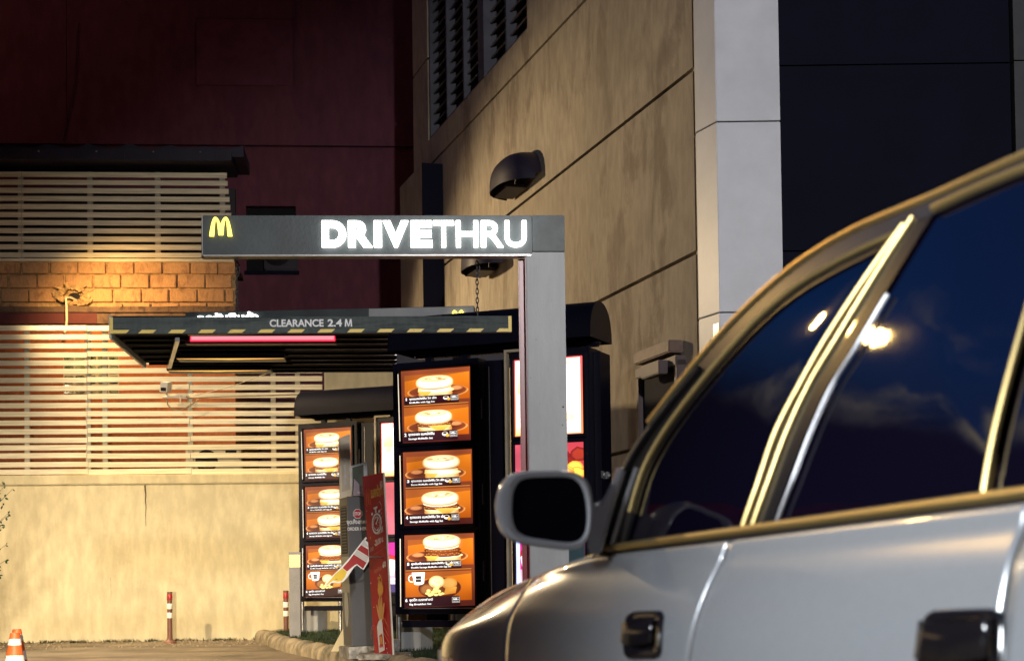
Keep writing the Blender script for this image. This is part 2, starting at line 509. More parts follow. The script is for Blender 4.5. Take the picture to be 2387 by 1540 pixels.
off = Vector((C0.y-C1.y, -(C0.x-C1.x), 0)).normalized()*-.004
pw_ = world_in(W, [(L2[0][0]+off.x, L2[0][1]+off.y), (L2[1][0]+off.x, L2[1][1]+off.y), L2[1], L2[0]])
pl = MB(); pl.hprism(pw_, pz, pm.z); pl.build('number_plate', M_STEEL, col)
# navy front wall right of the column
N = Fr(0, 2100, 600, 14.3)
x0 = at(1815, 600, 14.3).x; x1 = at(2364, 600, 14.3).x; x2 = at(2900, 600, 14.3).x
zj = [N.z(2090, 150), N.z(2090, 582)]; sj = zj[0]-zj[1]
zz2 = [-.1, zj[1]-2*sj if zj[1]-2*sj > 0 else .4, zj[1]-sj, zj[1], zj[0], zj[0]+sj, zj[0]+2*sj, zj[0]+3*sj]
def wbox(mb, x0, x1, y0, y1, z0, z1):
    q = world_in(W, [(x0, y0), (x1, y0), (x1, y1), (x0, y1)]); mb.hprism(q, z0, z1)
fwm = MB()
for a, b_ in zip(zz2[:-1], zz2[1:]): wbox(fwm, x0, x1, 14.3, 14.5, a+.006, b_-.006)
fw = fwm.build('front_wall', M_NAVY, bld)
fwm = MB(); wbox(fwm, x0, x2, 14.51, 14.6, -.1, zz2[-1]); fwm.build('wall_core', M_GROOVE, bld)
fwm = MB()
for a, b_ in zip(zz2[:-1], zz2[1:]): wbox(fwm, x1+.02, x2, 14.24, 14.5, a+.006, b_-.006)
fwm.build('end_pier', mat('grey_cladding', (.05, .05, .055), .6), bld)
# service door with hood
xn = W.x(1594, 800); p = solve_p(1558.4, xn, 800)
xh = W.x(1475.8, 830, -p); zb = W.z(1558.4, 820.3, -p); zt = W.z(1558.4, 790.7, -p)
hd = MB(); hd.box(xh, xn, -p, -.002, zb, zt)
door = MB(); dx0 = W.x(1510, 900); door.box(dx0, xn-.02, -.05, -.002, -.05, zb-.12)
do = door.build('door', M_NAVY, bld, bevel=.006)
hd.build('door_hood', mat('hood_brown', (.20, .13, .10), .6, var=.2, scale=6), do, bevel=.01)
fr3 = MB()
fr3.box(dx0-.06, dx0-.002, -.09, -.002, -.05, zb-.06); fr3.box(xn-.018, xn+.05, -.09, -.002, -.05, zb-.06)
fr3.box(dx0-.06, xn+.05, -.10, -.002, zb-.118, zb-.03)
fr3.build('door_frame', mat('brown_frame', (.11, .08, .08), .55), do, bevel=.006)
jb = MB(); jb.box(xn-.55, xn-.12, -.19, -.101, zb-.17, zb-.05); jb.build('junction_box', MATS['brown_frame'], do, bevel=.008)

# hooded wall lamps: a quarter round shade fixed along the wall
def wall_lamp(pxwall, pxtip, pyTip, pxfar, pyWallTop, label):
    xn = W.x(pxwall, pyTip); p = solve_p(pxtip, xn, pyTip)
    xf = W.x(pxfar, pyTip+20, -p); zb = W.z(pxtip, pyTip, -p); zt = W.z(pxwall, pyWallTop, 0)
    root = empty('wall_lamp', W.o + W.r*xn + Vector((0, 0, 0)), W.yaw, label, 'lamp', 'hooded lamps on the stained wall')
    root.location.z = zb
    L = xf-xn; H = zt-zb; n = 14
    outer = [(-p*math.sin(PI/2*k/n)**.7 if k else -0.0, H*max(0, math.cos(PI/2*k/n))**.62) for k in range(n+1)]
    mb = MB()
    E = (W.x(pxwall+40, pyTip)-xn)  # hood drawn wider so its shape takes in its shadow on the wall
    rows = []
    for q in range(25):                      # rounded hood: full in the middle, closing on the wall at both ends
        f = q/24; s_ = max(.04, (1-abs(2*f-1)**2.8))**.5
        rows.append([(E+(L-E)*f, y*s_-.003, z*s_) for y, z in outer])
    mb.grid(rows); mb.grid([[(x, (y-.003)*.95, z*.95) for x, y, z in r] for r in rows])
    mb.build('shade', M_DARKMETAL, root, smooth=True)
    m2 = MB(); m2.box(L*.8, E*.3, -p*.7, -p*.08, .0, .035); m2.build('lamp_tray', M_DARKMETAL, root, bevel=.004)
    return root
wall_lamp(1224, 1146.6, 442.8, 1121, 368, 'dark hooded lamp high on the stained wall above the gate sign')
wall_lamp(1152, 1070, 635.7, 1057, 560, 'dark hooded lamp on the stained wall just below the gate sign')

# ================================================================== boundary wall and slat fence
B = Fr(4.4, 300, 1496, 21.4)
bx0, bx1 = B.x(-900, 1300), B.x(925, 1300)
zc0, zc1 = B.z(300, 1128), B.z(300, 1106)
bw = frame_thing('boundary_wall', B, 'long cream rendered wall with a projecting coping below the slat fence', 'wall')
m = MB(); m.box(bx0, bx1, 0, .25, -.1, zc0); m.build('wall', M_CREAM, bw)
m = MB()
n = 60; ed = [(bx0+(bx1-bx0)*i/n, zc0+.001+random.uniform(0, .006)) for i in range(n+1)]
m.box(bx0, bx1, -.07, .25, zc0+.001, zc1); m.build('coping', M_CREAM, bw, bevel=.012)
cr = MB()
def crack(pts, w):
    P = [B.uv(a, b_) for a, b_ in pts]
    vs = []
    for i, (x, z) in enumerate(P):
        ww = w*(1-.8*i/(len(P)-1)); vs += [(x-ww, -.003, z), (x+ww, -.003, z)]
    cr.add(vs, [[2*i, 2*i+1, 2*i+3, 2*i+2] for i in range(len(P)-1)])
crack([(338, 1130), (338.5, 1140), (340, 1152), (339, 1165), (340.5, 1180), (339.6, 1200), (340, 1225)], .012)
crack([(258, 1345), (259, 1380), (257.5, 1410)], .0015)
cr.build('cracks', mat('crack_dark', (.10, .07, .035), .9), bw)

fence = frame_thing('slat_fence', B, 'pale horizontal slat fence standing on the cream boundary wall', 'fence')
srows = [764.6, 785.3, 804.8, 824.6, 844.3, 864, 883.8, 903.6, 923.4, 943.2, 962.5, 982.2, 1002.8, 1022.5, 1042.2, 1061.8, 1081.5, 1099.2]
fx1 = B.x(753, 1000)
sm = MB(); joints = [(203, 207), (444, 448), (697, 700)]
for i, y in enumerate(srows):
    z = B.z(300, y); h = .0335
    cuts = [bx0] + [B.x(j, 900)+random.uniform(-.01, .01) for j in ((203.5,) if i % 2 == 0 else (203.5, 443))] + [fx1]
    for a, b_ in zip(cuts[:-1], cuts[1:]):
        dz = random.uniform(-.004, .004); de = random.uniform(-.011, .011)
        segs = 4
        for k in range(segs):
            xa = a+(b_-a)*k/segs+(.004 if k == 0 else 0); xb = a+(b_-a)*(k+1)/segs-(.004 if k == segs-1 else 0)
            za = z+dz+de*k/segs; zb_ = z+dz+de*(k+1)/segs
            sm.add([(xa, 0, za-h), (xb, 0, zb_-h), (xb, .02, zb_-h), (xa, .02, za-h), (xa, 0, za+h), (xb, 0, zb_+h), (xb, .02, zb_+h), (xa, .02, za+h)],
                   [(0, 3, 2, 1), (4, 5, 6, 7), (0, 1, 5, 4), (2, 3, 7, 6)] + ([(3, 0, 4, 7)] if k == 0 else []) + ([(1, 2, 6, 5)] if k == segs-1 else []))
sm.build('slats', M_SLAT, fence)
for px in (-220, -80, 62, 205, 244, 443, 637, 694):
    pm_ = MB(); xx = B.x(px, 1000); pm_.box(xx-.032, xx+.032, .022, .08, zc1, B.z(300, 758)); pm_.build('post', M_POSTW, fence)
# end pier right of the fence
PR = Fr(4.4, 800, 1000, 21.25)
pr = frame_thing('cream_pier', PR, 'cream rendered pier at the right end of the slat fence, behind the small menu board', 'wall')
m = MB(); m.box(PR.x(756, 900), PR.x(931, 900), 0, .12, -.1, PR.z(800, 820)); m.build('pier', M_CREAM, pr)

# ================================================================== neighbour's house behind the fence
H = Fr(4.4, 300, 1000, 22.35)
house = frame_thing('neighbour_house', H, 'terracotta house behind the slat fences with exposed clay blocks above a ledge', 'house')
hx0, hx1 = H.x(-900, 900), H.x(548, 900)
zl0, zl1 = H.z(300, 757), H.z(300, 716)
wy0, wy1 = H.z(200, 918), H.z(200, 826); gx0, gx1 = H.x(146, 870), H.x(277, 870)
m = MB()
m.box(hx0, gx0, .02, .2, -.1, zl0); m.box(gx1, hx1, .02, .2, -.1, zl0)
m.box(gx0, gx1, .02, .2, -.1, wy0); m.box(gx0, gx1, .02, .2, wy1, zl0)
m.build('lower_wall', M_TERRA, house)
m = MB(); m.box(hx1-.15, hx1-.001, .2, 4.2, -.1, zl0); m.build('side_return', M_TERRA, house)
# glass block window
gb = MB(); nx_, nz_ = 5, 4
M_GBLOCK = mat('glass_block', (.20, .22, .13), .12, var=.5, scale=9, bump=.6, bscale=14, coat=.5)
for i in range(nx_):
    for j in range(nz_):
        a = gx0+(gx1-gx0)*i/nx_+.012; b_ = gx0+(gx1-gx0)*(i+1)/nx_-.012
        d = wy0+(wy1-wy0)*j/nz_+.012; e = wy0+(wy1-wy0)*(j+1)/nz_-.012
        gb.box(a, b_, .03, .12, d, e)
gw_ = gb.build('glass_block_window', M_GBLOCK, house, bevel=.012)
m = MB(); m.box(gx0, gx1, .05, .11, wy0, wy1); m.build('block_joints', M_POSTW, gw_)
# ledge
m = MB(); m.box(hx0, H.x(548, 740), -.12, .3, zl0, zl1-.09)
n = 30; xa, xb = hx0, H.x(551, 720)
lip = [(xa+(xb-xa)*i/n, zl1-random.uniform(0, .025)) for i in range(n+1)]
m.prism([(xa, zl1-.092)] + [(xb, zl1-.092)] + lip[::-1], -.16, .3)
m.build('ledge', M_SOOT, house)
# maroon panel on the ledge face
m = MB(); m.box(hx0, H.x(226, 740, -.12), -.135, -.121, zl0, zl1-.1); m.build('ledge_panel', mat('maroon_paint', (.10, .022, .022), .8), house)
# exposed block courses
zb0 = zl1; ztb = H.z(300, 606)
m = MB(); m.box(hx0, H.x(549, 660), .05, .3, zb0, ztb); m.build('mortar_wall', M_MORTAR, house)
ch = (ztb-H.z(300, 704))/3; bw_ = H.x(300, 660)-H.x(234.5, 660)
m = MB(); hole = (H.x(152, 690), H.x(190, 690))
for r in range(4):
    z1_ = ztb-r*ch-.012; z0_ = max(z1_-ch+.02, zb0+.004)
    xx = H.x(50, 650) - 20*bw_ + (.0, .53, .25, .6)[r]*bw_
    while xx < H.x(549, 660):
        a, b_ = xx+random.uniform(.006, .016), xx+bw_-random.uniform(.006, .02)
        b_ = min(b_, H.x(549, 660)+random.uniform(-.06, .02))
        if b_-a > .08 and not (r >= 2 and a < hole[1] and b_ > hole[0] and r < 4):
            y = random.uniform(-.012, .006)
            dz = random.uniform(-.004, .004)
            if a > hx0: m.box(a, b_, y, .06, z0_+dz, z1_+dz)
        xx += bw_
m.build('clay_blocks', M_BRICK, house, bevel=.008, seg=1)
# broken hole with ragged plaster, pipe dropping from it
m = MB(); hz = H.z(172, 692); hxc = H.x(172, 690)
for k in range(26):
    a = 2*PI*k/26; r1 = .10+random.uniform(0, .05); r2 = .24+random.uniform(-.04, .06)
    q = [(hxc+math.cos(a+d)*r, hz+.02+math.sin(a+d)*r*.62) for d, r in ((-.1, r1), (.1, r1), (.13, r2), (-.13, r2))]
    m.prism(q, -.03-random.uniform(0, .03), .05)
m.build('broken_plaster', M_MORTAR, house)
m = MB(); m.lathe([(.085, 0), (.085, .01)], n=14)
m.v = [(hxc+v[0], .045-v[2], hz+.0+v[1]*.8) for v in m.v]; m.build('hole', M_GROOVE, house)
# upper storey roof edge: dark gutter and sheeting
zr0, zr1 = H.z(300, 396), H.z(300, 362)
m = MB(); x_r = H.x(545, 380)
m.box(hx0, x_r, -.35, .6, zr0+.05, zr1)
xx = hx0
while xx < x_r:
    m.box(xx, xx+.012, -.36, -.351, zr0+.06, zr1-.02); xx += .62
rf = m.build('eaves', M_DARKMETAL, house)
m = MB(); ridge = [(hx0+(H.x(572, 380)-hx0)*i/60, zr1+.02+.03*math.sin(i*1.7)+random.uniform(0, .05)) for i in range(61)]
m.prism([(hx0, zr1-.03)] + [(H.x(572, 380), zr1-.09)] + ridge[::-1], -.3, .7); m.build('tile_edge', M_DARKMETAL, rf)
for px in (104, 236, 366, 474):
    m = MB(); m.lathe([(.0, 0), (.014, .005), (.014, .02), (.0, .025)], n=8)
    m.v = [(v[0]+H.x(px, 368), v[1]-.37, v[2]+zr1-.06) for v in m.v]
    m.build('roof_bolt', M_STEEL, rf)
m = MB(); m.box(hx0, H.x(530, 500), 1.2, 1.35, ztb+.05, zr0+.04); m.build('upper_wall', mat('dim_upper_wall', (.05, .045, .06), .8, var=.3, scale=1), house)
m = MB(); m.box(hx0, H.x(549, 600), .301, 1.3, ztb-.05, ztb-.005); m.build('terrace_floor', M_SOOT, house)

# upper slat screen
U = Fr(4.4, 300, 500, 22.3)
uf = frame_thing('slat_screen', U, 'dim upper slat screen above the exposed clay block courses', 'fence')
ux0, ux1 = U.x(-900, 500), U.x(529, 450)
m = MB()
for i in range(11):
    y = 407.5+i*18.72; z = U.z(300, y); e = ux1+i*.011 if i < 7 else ux1+.05
    m.box(ux0, U.x(50.5, y)-.004, 0, .02, z-.034, z+.034)
    m.box(U.x(50.5, y)+.004, e, 0, .02, z-.034+random.uniform(-.003, .003), z+.034)
m.build('slats', M_SLAT, uf)
for px in (-250, -100, 47, 209, 367, 518):
    q = MB(); q.box(U.x(px, 500)-.035, U.x(px, 500)+.035, .022, .08, U.z(300, 604), U.z(300, 400)); q.build('post', M_POSTW, uf)
m = MB(); m.box(ux0, U.x(545, 600), -.03, .1, U.z(300, 610.5), U.z(300, 603.5)); m.build('bottom_rail', M_SLAT, uf)

# pale pipe dropping from the broken hole
m = MB()
pp = [H.uv(a, b_, -.2) for a, b_ in ((171, 694), (160, 690), (153.5, 694), (155, 715), (155.5, 745), (154, 768), (150, 775))]
m.tube([(x, -.2 if i > 1 else -.2+.2*(2-i)/2, z) for i, (x, z) in enumerate(pp)], .018, 10)
pipe = frame_thing('drain_pipe', H, 'thin pale pipe curving out of the broken hole in the clay blocks', 'pipe')
m.build('pipe', mat('pipe_white', (.6, .56, .42), .5), pipe, smooth=True)

# tall maroon building behind everything
FB = Fr(4.4, 600, 500, 27)
far = frame_thing('maroon_building', FB, 'tall maroon rendered building in the dark behind the slat fences', 'building')
fx0, fxe = FB.x(-700, 500), FB.x(985, 500)
m = MB(); zj0 = FB.z(500, 341)
def rects(x0, x1, z0, z1, y0, y1): m.box(x0, x1, y0, y1, z0, z1)
awx0, awx1, awz0, awz1 = FB.x(574, 560), FB.x(690, 560), FB.z(620, 632), FB.z(620, 480)
rects(fx0, awx0, -.1, zj0-.004, 0, .3); rects(awx1, fxe, -.1, zj0-.004, 0, .3)
rects(awx0, awx1, -.1, awz0, 0, .3); rects(awx0, awx1, awz1, zj0-.004, 0, .3)
px_s = FB.x(158, 200)
rects(fx0, px_s-.004, zj0, 15, -.105, .3); rects(px_s+.004, fxe, zj0, 15, -.10, .3)
m.build('wall', M_MAROON, far)
m = MB(); m.box(fx0, fxe, .301, 9, -.1, 15); m.build('body', M_MAROON, far)
m = MB(); m.box(FB.x(457, 100), FB.x(684, 100), -.112, -.101, FB.z(600, 205), FB.z(600, 50))
m.build('wall_panel', mat('maroon_panel', (.175, .050, .075), .8), far, bevel=.01)
for pts in ([(455, 50), (456, 120), (457, 207)], [(686, 0), (686, 120), (684, 205)], [(186, 60), (178, 200), (150, 335)], [(457, 48), (560, 49), (686, 50)]):
    m = MB(); m.tube([(FB.uv(a, b_)[0], -.122, FB.uv(a, b_)[1]) for a, b_ in pts], .006, 5)
    m.build('wall_cable', MATS['maroon_panel'] if pts[0][0] != 186 else M_GROOVE, far)
# recessed opening with its cooler
m = MB(); m.box(awx0, awx1, .2, .29, awz0, awz1); wn = m.build('window', M_GROOVE, far)
m = MB(); m.box(awx0-.03, awx1+.05, -.05, .0, awz0-.06, awz0); m.build('sill', M_NAVY, wn)
A_ = Fr(4.4, 640, 550, 26.95)
acr = empty('air_conditioner', FB.o + FB.r*FB.x(655, 600) + Vector((0, 0, awz0+.005)), FB.yaw, 'dark air conditioner in the recessed opening of the maroon building', 'air conditioner')
def ac_unit(root, w, h, d, mt):
    b = MB(); b.box(-w/2, w/2, -.05, d, 0, h); b.build('casing', mt, root, bevel=.02)
    gr = MB(); n = 7
    for k in range(n): gr.tube([(w*-.12+math.cos(a)*h*.05*(k+1), -.06, h*.5+math.sin(a)*h*.05*(k+1)) for a in [2*PI*j/24 for j in range(24)]], .006, 5, closed=True)
    gr.build('fan_grille', M_BLACK, root)
    fd = MB(); fd.lathe([(h*.38, 0), (h*.38, .01)], n=28); fd.v = [(v[0]-w*.12, -.052-v[2], v[1]+h*.5) for v in fd.v]; fd.build('fan_opening', M_GROOVE, root)
ac_unit(acr, .55, .62, .2, mat('dim_casing', (.03, .022, .035), .6))

# cooler behind the lower fence
AB = Fr(4.4, 500, 1070, 21.95)
ac2 = empty('outdoor_air_unit', AB.o + AB.r*AB.x(498, 1070) + Vector((0, 0, AB.z(498, 1108))), AB.yaw, 'pale outdoor air conditioning unit half hidden behind the lower slats', 'air conditioner')
w_ = AB.x(563, 1070)-AB.x(434, 1070); h_ = AB.z(498, 1040)-AB.z(498, 1108)
ac_unit(ac2, w_, h_, .25, mat('pale_casing', (.42, .38, .27), .5, var=.1))
q = MB(); q.box(w_*.22, w_*.42, -.053, -.0505, h_*.68, h_*.86); q.build('badge', M_NAVY, ac2)
st_ = frame_thing('unit_stand', AB, 'short stand carrying the outdoor air unit behind the cream wall', 'stand')
q = MB(); q.box(AB.x(440, 1070), AB.x(556, 1070), -.04, .24, AB.z(498, 1108)-.06, AB.z(498, 1108)-.001)
for px in (446, 550): q.box(AB.x(px, 1070)-.03, AB.x(px, 1070)+.03, 0, .05, 0, AB.z(498, 1108)-.06)
q.build('stand', M_DARKMETAL, st_)
# ================================================================== gate sign
G = Fr(3.3, 1270, 585, 10.9)
gate = frame_thing('gate_sign', G, 'big grey drive-through gate beam with glowing white lettering on one grey pole', 'sign')
gx0, gx1 = G.x(472, 550), G.x(1316.5, 550); gzt, gzb = G.z(900, 502), G.z(900, 594.5); gzb2 = G.z(1280, 586)
xe = G.x(1241, 550); xp0 = G.x(1227.5, 700); xp1 = G.x(1316.5, 600)
xs_ = G.x(1209, 604, .13)
m = MB(); m.box(gx0, xe-.002, 0, .075, gzb, gzt); m.build('beam_front', M_SIGNDARK, gate, bevel=.003)
m = MB(); m.box(xe, gx1, -.003, .15, gzb2, gzt+.001); m.build('beam_corner', mat('corner_teal_grey', (.05, .07, .07), .45, var=.4, scale=5, bump=.05), gate, bevel=.004)
m = MB(); m.box(gx0-.018, xe-.004, .078, .15, G.z(900, 604, .15), gzt-.03); m.build('beam_back', M_DARKMETAL, gate, bevel=.003)
m = MB()
m.box(gx0-.004, xe-.01, -.006, -.001, gzb-.006, gzb+.003); m.box(gx0-.004, gx0+.002, -.006, -.001, gzb-.006, gzt)
m.box(gx0-.021, xe-.05, .073, .0775, G.z(900, 604, .15)-.001, G.z(900, 604, .15)+.004)
m.build('edge_trim', M_TRIM, gate)
m = MB(); m.box(xp0, xp1, 0, .16, -.05, gzb2-.004); pole = m.build('pole', M_GREYPAINT, gate, bevel=.006)
m = MB(); m.box(xp0-.006, xp0-.001, .02, .13, 0, gzb-.01); m.build('pole_side_strip', M_MAROONMETAL, pole)
m = MB(); m.box(xs_, xp0-.008, .085, .16, -.05, gzb-.01); m.build('red_channel', M_MAROONMETAL, pole, bevel=.003)
m = MB(); m.box(xs_-.006, xs_-.001, .085, .10, -.05, gzb-.012); m.build('channel_lip', M_MAROONMETAL, pole)
for px, py, r in ((1316, 948, .006), (1315, 990, .004), (1253, 791, .003), (1290, 700, .002), (1262, 940, .002), (1240, 880, .0025)):
    m = MB(); m.lathe([(r, 0), (r*.6, .004)], n=10); m.v = [(v[0]+G.x(px, py)-.01, -.0003-v[2]*.3, v[1]+G.z(px, py)) for v in m.v]
    m.build('dent', M_GROOVE, pole)
M_LET = glow('lit_letter_white', (1.0, .96, .90), 6.5)
lz0, lz1 = G.z(980, 577.5), G.z(980, 516.5)
LB = [('D', 750.6, 807, .055), ('R', 812, 868, .055), ('I', 872, 890, .07), ('V', 893, 952, .055), ('E', 957, 1007.5, .055),
      ('T', 1010, 1058, .012), ('H', 1063, 1114, .012), ('R', 1121, 1173, .012), ('U', 1176.5, 1226.7, .012)]
m = MB()
for ch_, a, b_, bold in LB: letters3d(m, ch_, G.x(a, 550), G.x(b_, 550), lz0, lz1, -.035, -.008, bold)
m.build('lettering', M_LET, gate)
m = MB(); ap = arches(G.x(488.7, 530), G.x(542, 530), G.z(515, 552), G.z(515, 508)); m.prism(ap, -.03, -.008)
m.build('emblem', glow('lit_yellow', (1.0, .80, .12), 2.6), gate)

# clearance bar on two chains
CF = Fr(3.3, 724, 756, 10.97)
cb = frame_thing('clearance_bar', CF, 'long grey hanging bar with yellow hazard dashes reading CLEARANCE 2.4 M', 'sign')
cx0, cx1, cz0, cz1 = CF.x(255.5, 756), CF.x(1192.5, 756), CF.z(724, 776), CF.z(724, 737.5)
jx = CF.x(1055, 756)
m = MB(); m.box(cx0, cx1, 0, .045, cz0, cz1); m.build('bar', M_DIRTYGREY, cb, bevel=.003)
m = MB()
m.box(cx0, cx0+.022, -.002, 0, cz0+.002, cz1-.001); m.box(cx1-.022, cx1, -.002, 0, cz0+.002, cz1-.001)
zs0, zs1 = CF.z(724, 775), CF.z(724, 767)
sl = CF.x(330.5, 770)-CF.x(322, 770)
for k in range(14):
    a = CF.x(252.6+69.5*k, 770); b_ = a+CF.x(356, 770)-CF.x(322, 770)
    if k == 0: a = cx0+.0225; pts = [(a, zs0), (b_+.02, zs0), (b_+sl+.02, zs1), (a, zs1)]
    elif k == 13: pts = [(a, zs0), (cx1-.0225, zs0), (cx1-.0225, zs1), (a+sl, zs1)]
    else: pts = [(a, zs0), (b_, zs0), (b_+sl, zs1), (a+sl, zs1)]
    m.prism(pts, -.002, 0)
m.build('hazard_dashes', mat('yellow_reflective', (.85, .62, .16), .5, var=.2, scale=22, lo=.25, hi=.4), cb)
m = MB(); tz0, tz1 = CF.z(724, 761.5), CF.z(724, 744)
for s_, a, b_ in (('CLEARANCE', 628.6, 754.4), ('2.4', 763.7, 797.3), ('M', 803.4, 821)):
    if s_ == 'M':
        X0, X1 = CF.x(a, 750), CF.x(b_, 750); ww = X1-X0; hh = tz1-tz0
        for q in ([(0, 0), (.2, 0), (.23, .75), (.1, 1), (.08, 1)], [(.08, 1), (.3, 1), (.56, 0), (.44, 0)], [(.92, 1), (.7, 1), (.44, 0), (.56, 0)], [(1, 0), (.8, 0), (.77, .75), (.9, 1), (.92, 1)]):
            m.add([(X0+u*ww, -.004, tz0+v*hh) for u, v in q], [list(range(len(q)))])
            m.add([(X0+u*ww, -.0005, tz0+v*hh) for u, v in q]+[(X0+u*ww, -.004, tz0+v*hh) for u, v in q], [[i, (i+1) % len(q), (i+1) % len(q)+len(q), i+len(q)] for i in range(len(q))])
    else: letters3d(m, s_, CF.x(a, 750), CF.x(b_, 750), tz0, tz1, -.004, -.0005, .03)
m.build('lettering', mat('reflective_letter', (.92, .92, .92), .35, var=.03), cb)
for px in (552, 1113):
    m = MB(); xx = CF.x(px, 700); z = cz1+.0; ztop = gzb-.012; k = 0
    lk = .036
    while z < ztop:
        pts = []
        for j in range(16):
            a = 2*PI*j/16; u = math.cos(a)*.0085; v = math.sin(a)*(lk*.62) 
            v = max(-.0195, min(.0195, v*1.05))
            ang = .35 if k % 2 else 1.6
            pts.append((xx+u*math.cos(ang), .022+u*math.sin(ang), z+.014+v))
        m.tube(pts, .0033, 6, closed=True); z += .0315; k += 1
    m.tube([(xx+.004, .022, ztop-.10), (xx+.018, .02, ztop-.07), (xx+.018, .02, ztop-.02), (xx, .022, ztop+.01)], .004, 6)
    m.build('chain', mat('chain_dark', (.03, .025, .03), .5, metal=.3), cb)

# ================================================================== lane canopy behind the gate
K = Fr(4, 600, 778, 15.0)
cano = frame_thing('lane_canopy', K, 'dark slatted lane canopy with a red light strip and two amber edges', 'canopy')
def kz(px, py, dy): return K.z(px, py, dy)
zs_ = kz(600, 776, 0)
def dy_for(px, py):
    best = min((abs(K.z(px, py, d/100)-zs_), d/100) for d in range(0, 400)); return best[1]
d1, d2 = dy_for(320, 846), dy_for(600, 864)
kx0, kxm, kx1 = K.x(262, 778), K.x(388, 847, d1), K.x(925, 800)
m = MB(); m.box(kx0, kx1, 0, d1, zs_+.002, zs_+.16); m.box(kxm, kx1, d1+.002, d2, zs_+.002, zs_+.16); m.build('soffit', mat('soffit_black', (.003, .003, .008), .8, spec=.08), cano)
m = MB()
for d in [d1*f for f in (.12, .27, .45, .66, .84, .985)] + [d1+(d2-d1)*.5, d2-.03]:
    m.box(kx0+.03 if d < d1 else kxm, kx1, d, d+.03, zs_-.022, zs_)
m.build('soffit_slats', mat('soffit_black', (.003, .003, .008), .8, spec=.08), cano)
m = MB()
for d in [d1*f for f in (.12, .27, .45, .66, .84, .985)] + [d2-.03]:
    m.box(K.x(650, 800), kx1, d-.004, d-.0005, zs_-.024, zs_-.018)
m.build('slat_edges', M_TRIM, cano)
m = MB(); m.box(kx0-.03, kx0-.002, -.02, d1+.02, zs_-.05, zs_+.165); m.build('end_trim', M_GREYPAINT, cano, bevel=.004)
bx_ = K.x(398, 810)
m = MB(); m.add([(K.x(405, 790), d1*.05, zs_-.024), (K.x(405, 790)+.04, d1*.05, zs_-.024), (K.x(390, 846, d1)+.04, d1, zs_-.024), (K.x(390, 846, d1), d1, zs_-.024),
                 (K.x(405, 790), d1*.05, zs_-.06), (K.x(405, 790)+.04, d1*.05, zs_-.06), (K.x(390, 846, d1)+.04, d1, zs_-.06), (K.x(390, 846, d1), d1, zs_-.06)],
                [(0, 1, 2, 3), (7, 6, 5, 4), (0, 4, 5, 1), (1, 5, 6, 2), (2, 6, 7, 3), (3, 7, 4, 0)])
m.build('brace', M_TRIM, cano)
# red light strip
dr = .2
m = MB(); xa, xb = K.x(431, 790, dr), K.x(784, 790, dr); za, zb_ = K.z(600, 800, dr), zs_-.03
m.box(xa, xb, dr+.02, dr+.14, za, zs_-.026); hs = m.build('red_light_housing', mat('housing_maroon', (.05, .008, .014), .5), cano, bevel=.004)
m = MB(); z0_, z1_ = K.z(600, 794.5, dr), K.z(600, 778.5, dr)
m.box(K.x(443, 790, dr), K.x(781, 786, dr), dr+.004, dr+.0195, z0_, z1_); m.build('red_diffuser', glow('lit_red', (1.0, .03, .07), 2.0), hs)
m = MB(); m.box(K.x(446, 790, dr), K.x(778, 786, dr), dr-.001, dr+.0035, z0_+.012, z1_-.008); m.build('lit_core', glow('lit_pink', (1.0, .30, .36), 1.15), hs)
# hanging dark boxes with amber edges
M_AMBER = glow('lit_amber', (1.0, .48, .10), 1.5)
for (pa, pb, pt, pb_, dd, la, lb) in ((410, 663, 799, 834.5, d1*.55, 412, 662), (388, 631, 838, 862.5, d1+.15, 392, 622)):
    m = MB(); m.box(K.x(pa, pb_, dd), K.x(pb, pb_, dd), dd, dd+.3, K.z(550, pb_, dd), zs_-.026); bo = m.build('hanging_box', M_BLACK, cano, bevel=.004)
    m = MB(); zz_ = K.z(550, pb_, dd); m.add([(K.x(la, pb_, dd), dd+.01, zz_-.001), (K.x((la+lb)/2, pb_, dd), dd+.004, zz_-.011), (K.x(lb, pb_, dd), dd+.01, zz_-.001),
            (K.x(la, pb_, dd), dd+.03, zz_-.001), (K.x((la+lb)/2, pb_, dd), dd+.03, zz_-.011), (K.x(lb, pb_, dd), dd+.03, zz_-.001)], [(0, 1, 2), (3, 5, 4), (0, 3, 4, 1), (1, 4, 5, 2)])
    m.build('amber_edge', M_AMBER, bo)
# tie from the canopy to the building
m = MB(); m.box(kx1, kx1+2.4, d2-.3, d2-.1, zs_+.01, zs_+.15); m.build('tie_beam', M_DARKMETAL, cano)
# fascia with lettering and emblem
K2 = Fr(-3.4, 700, 724, 14.8)
fs = frame_thing('overhead_sign', K2, 'second grey sign beam mostly hidden behind the clearance bar, tops of white letters showing', 'sign')
m = MB(); m.box(K2.x(432, 730), K2.x(1105.5, 720), 0, .12, K2.z(700, 772), K2.z(700, 722)); m.build('beam', M_SIGNDARK, fs, bevel=.004)
m = MB(); m.box(K2.x(860, 722), K2.x(1105.5, 720)-.005, -.006, -.001, K2.z(700, 770), K2.z(700, 722)-.006); m.build('beam_face', M_GREYPAINT, fs)
m = MB()
letters3d(m, 'จุดรับสินค้า', K2.x(462, 740), K2.x(602, 740), K2.z(530, 757), K2.z(530, 728), -.02, -.002, .02)
m.build('lettering', M_LET, fs)
m = MB(); m.prism(arches(K2.x(1050, 735), K2.x(1086, 735), K2.z(1068, 752), K2.z(1068, 723.5)), -.022, -.008); m.build('emblem', MATS['lit_yellow'], fs)
m = MB(); m.box(K2.x(1050, 720), K2.x(1050, 720)+.12, .13, .3, 0, K2.z(700, 730)); m.build('post', M_GREYPAINT, fs)

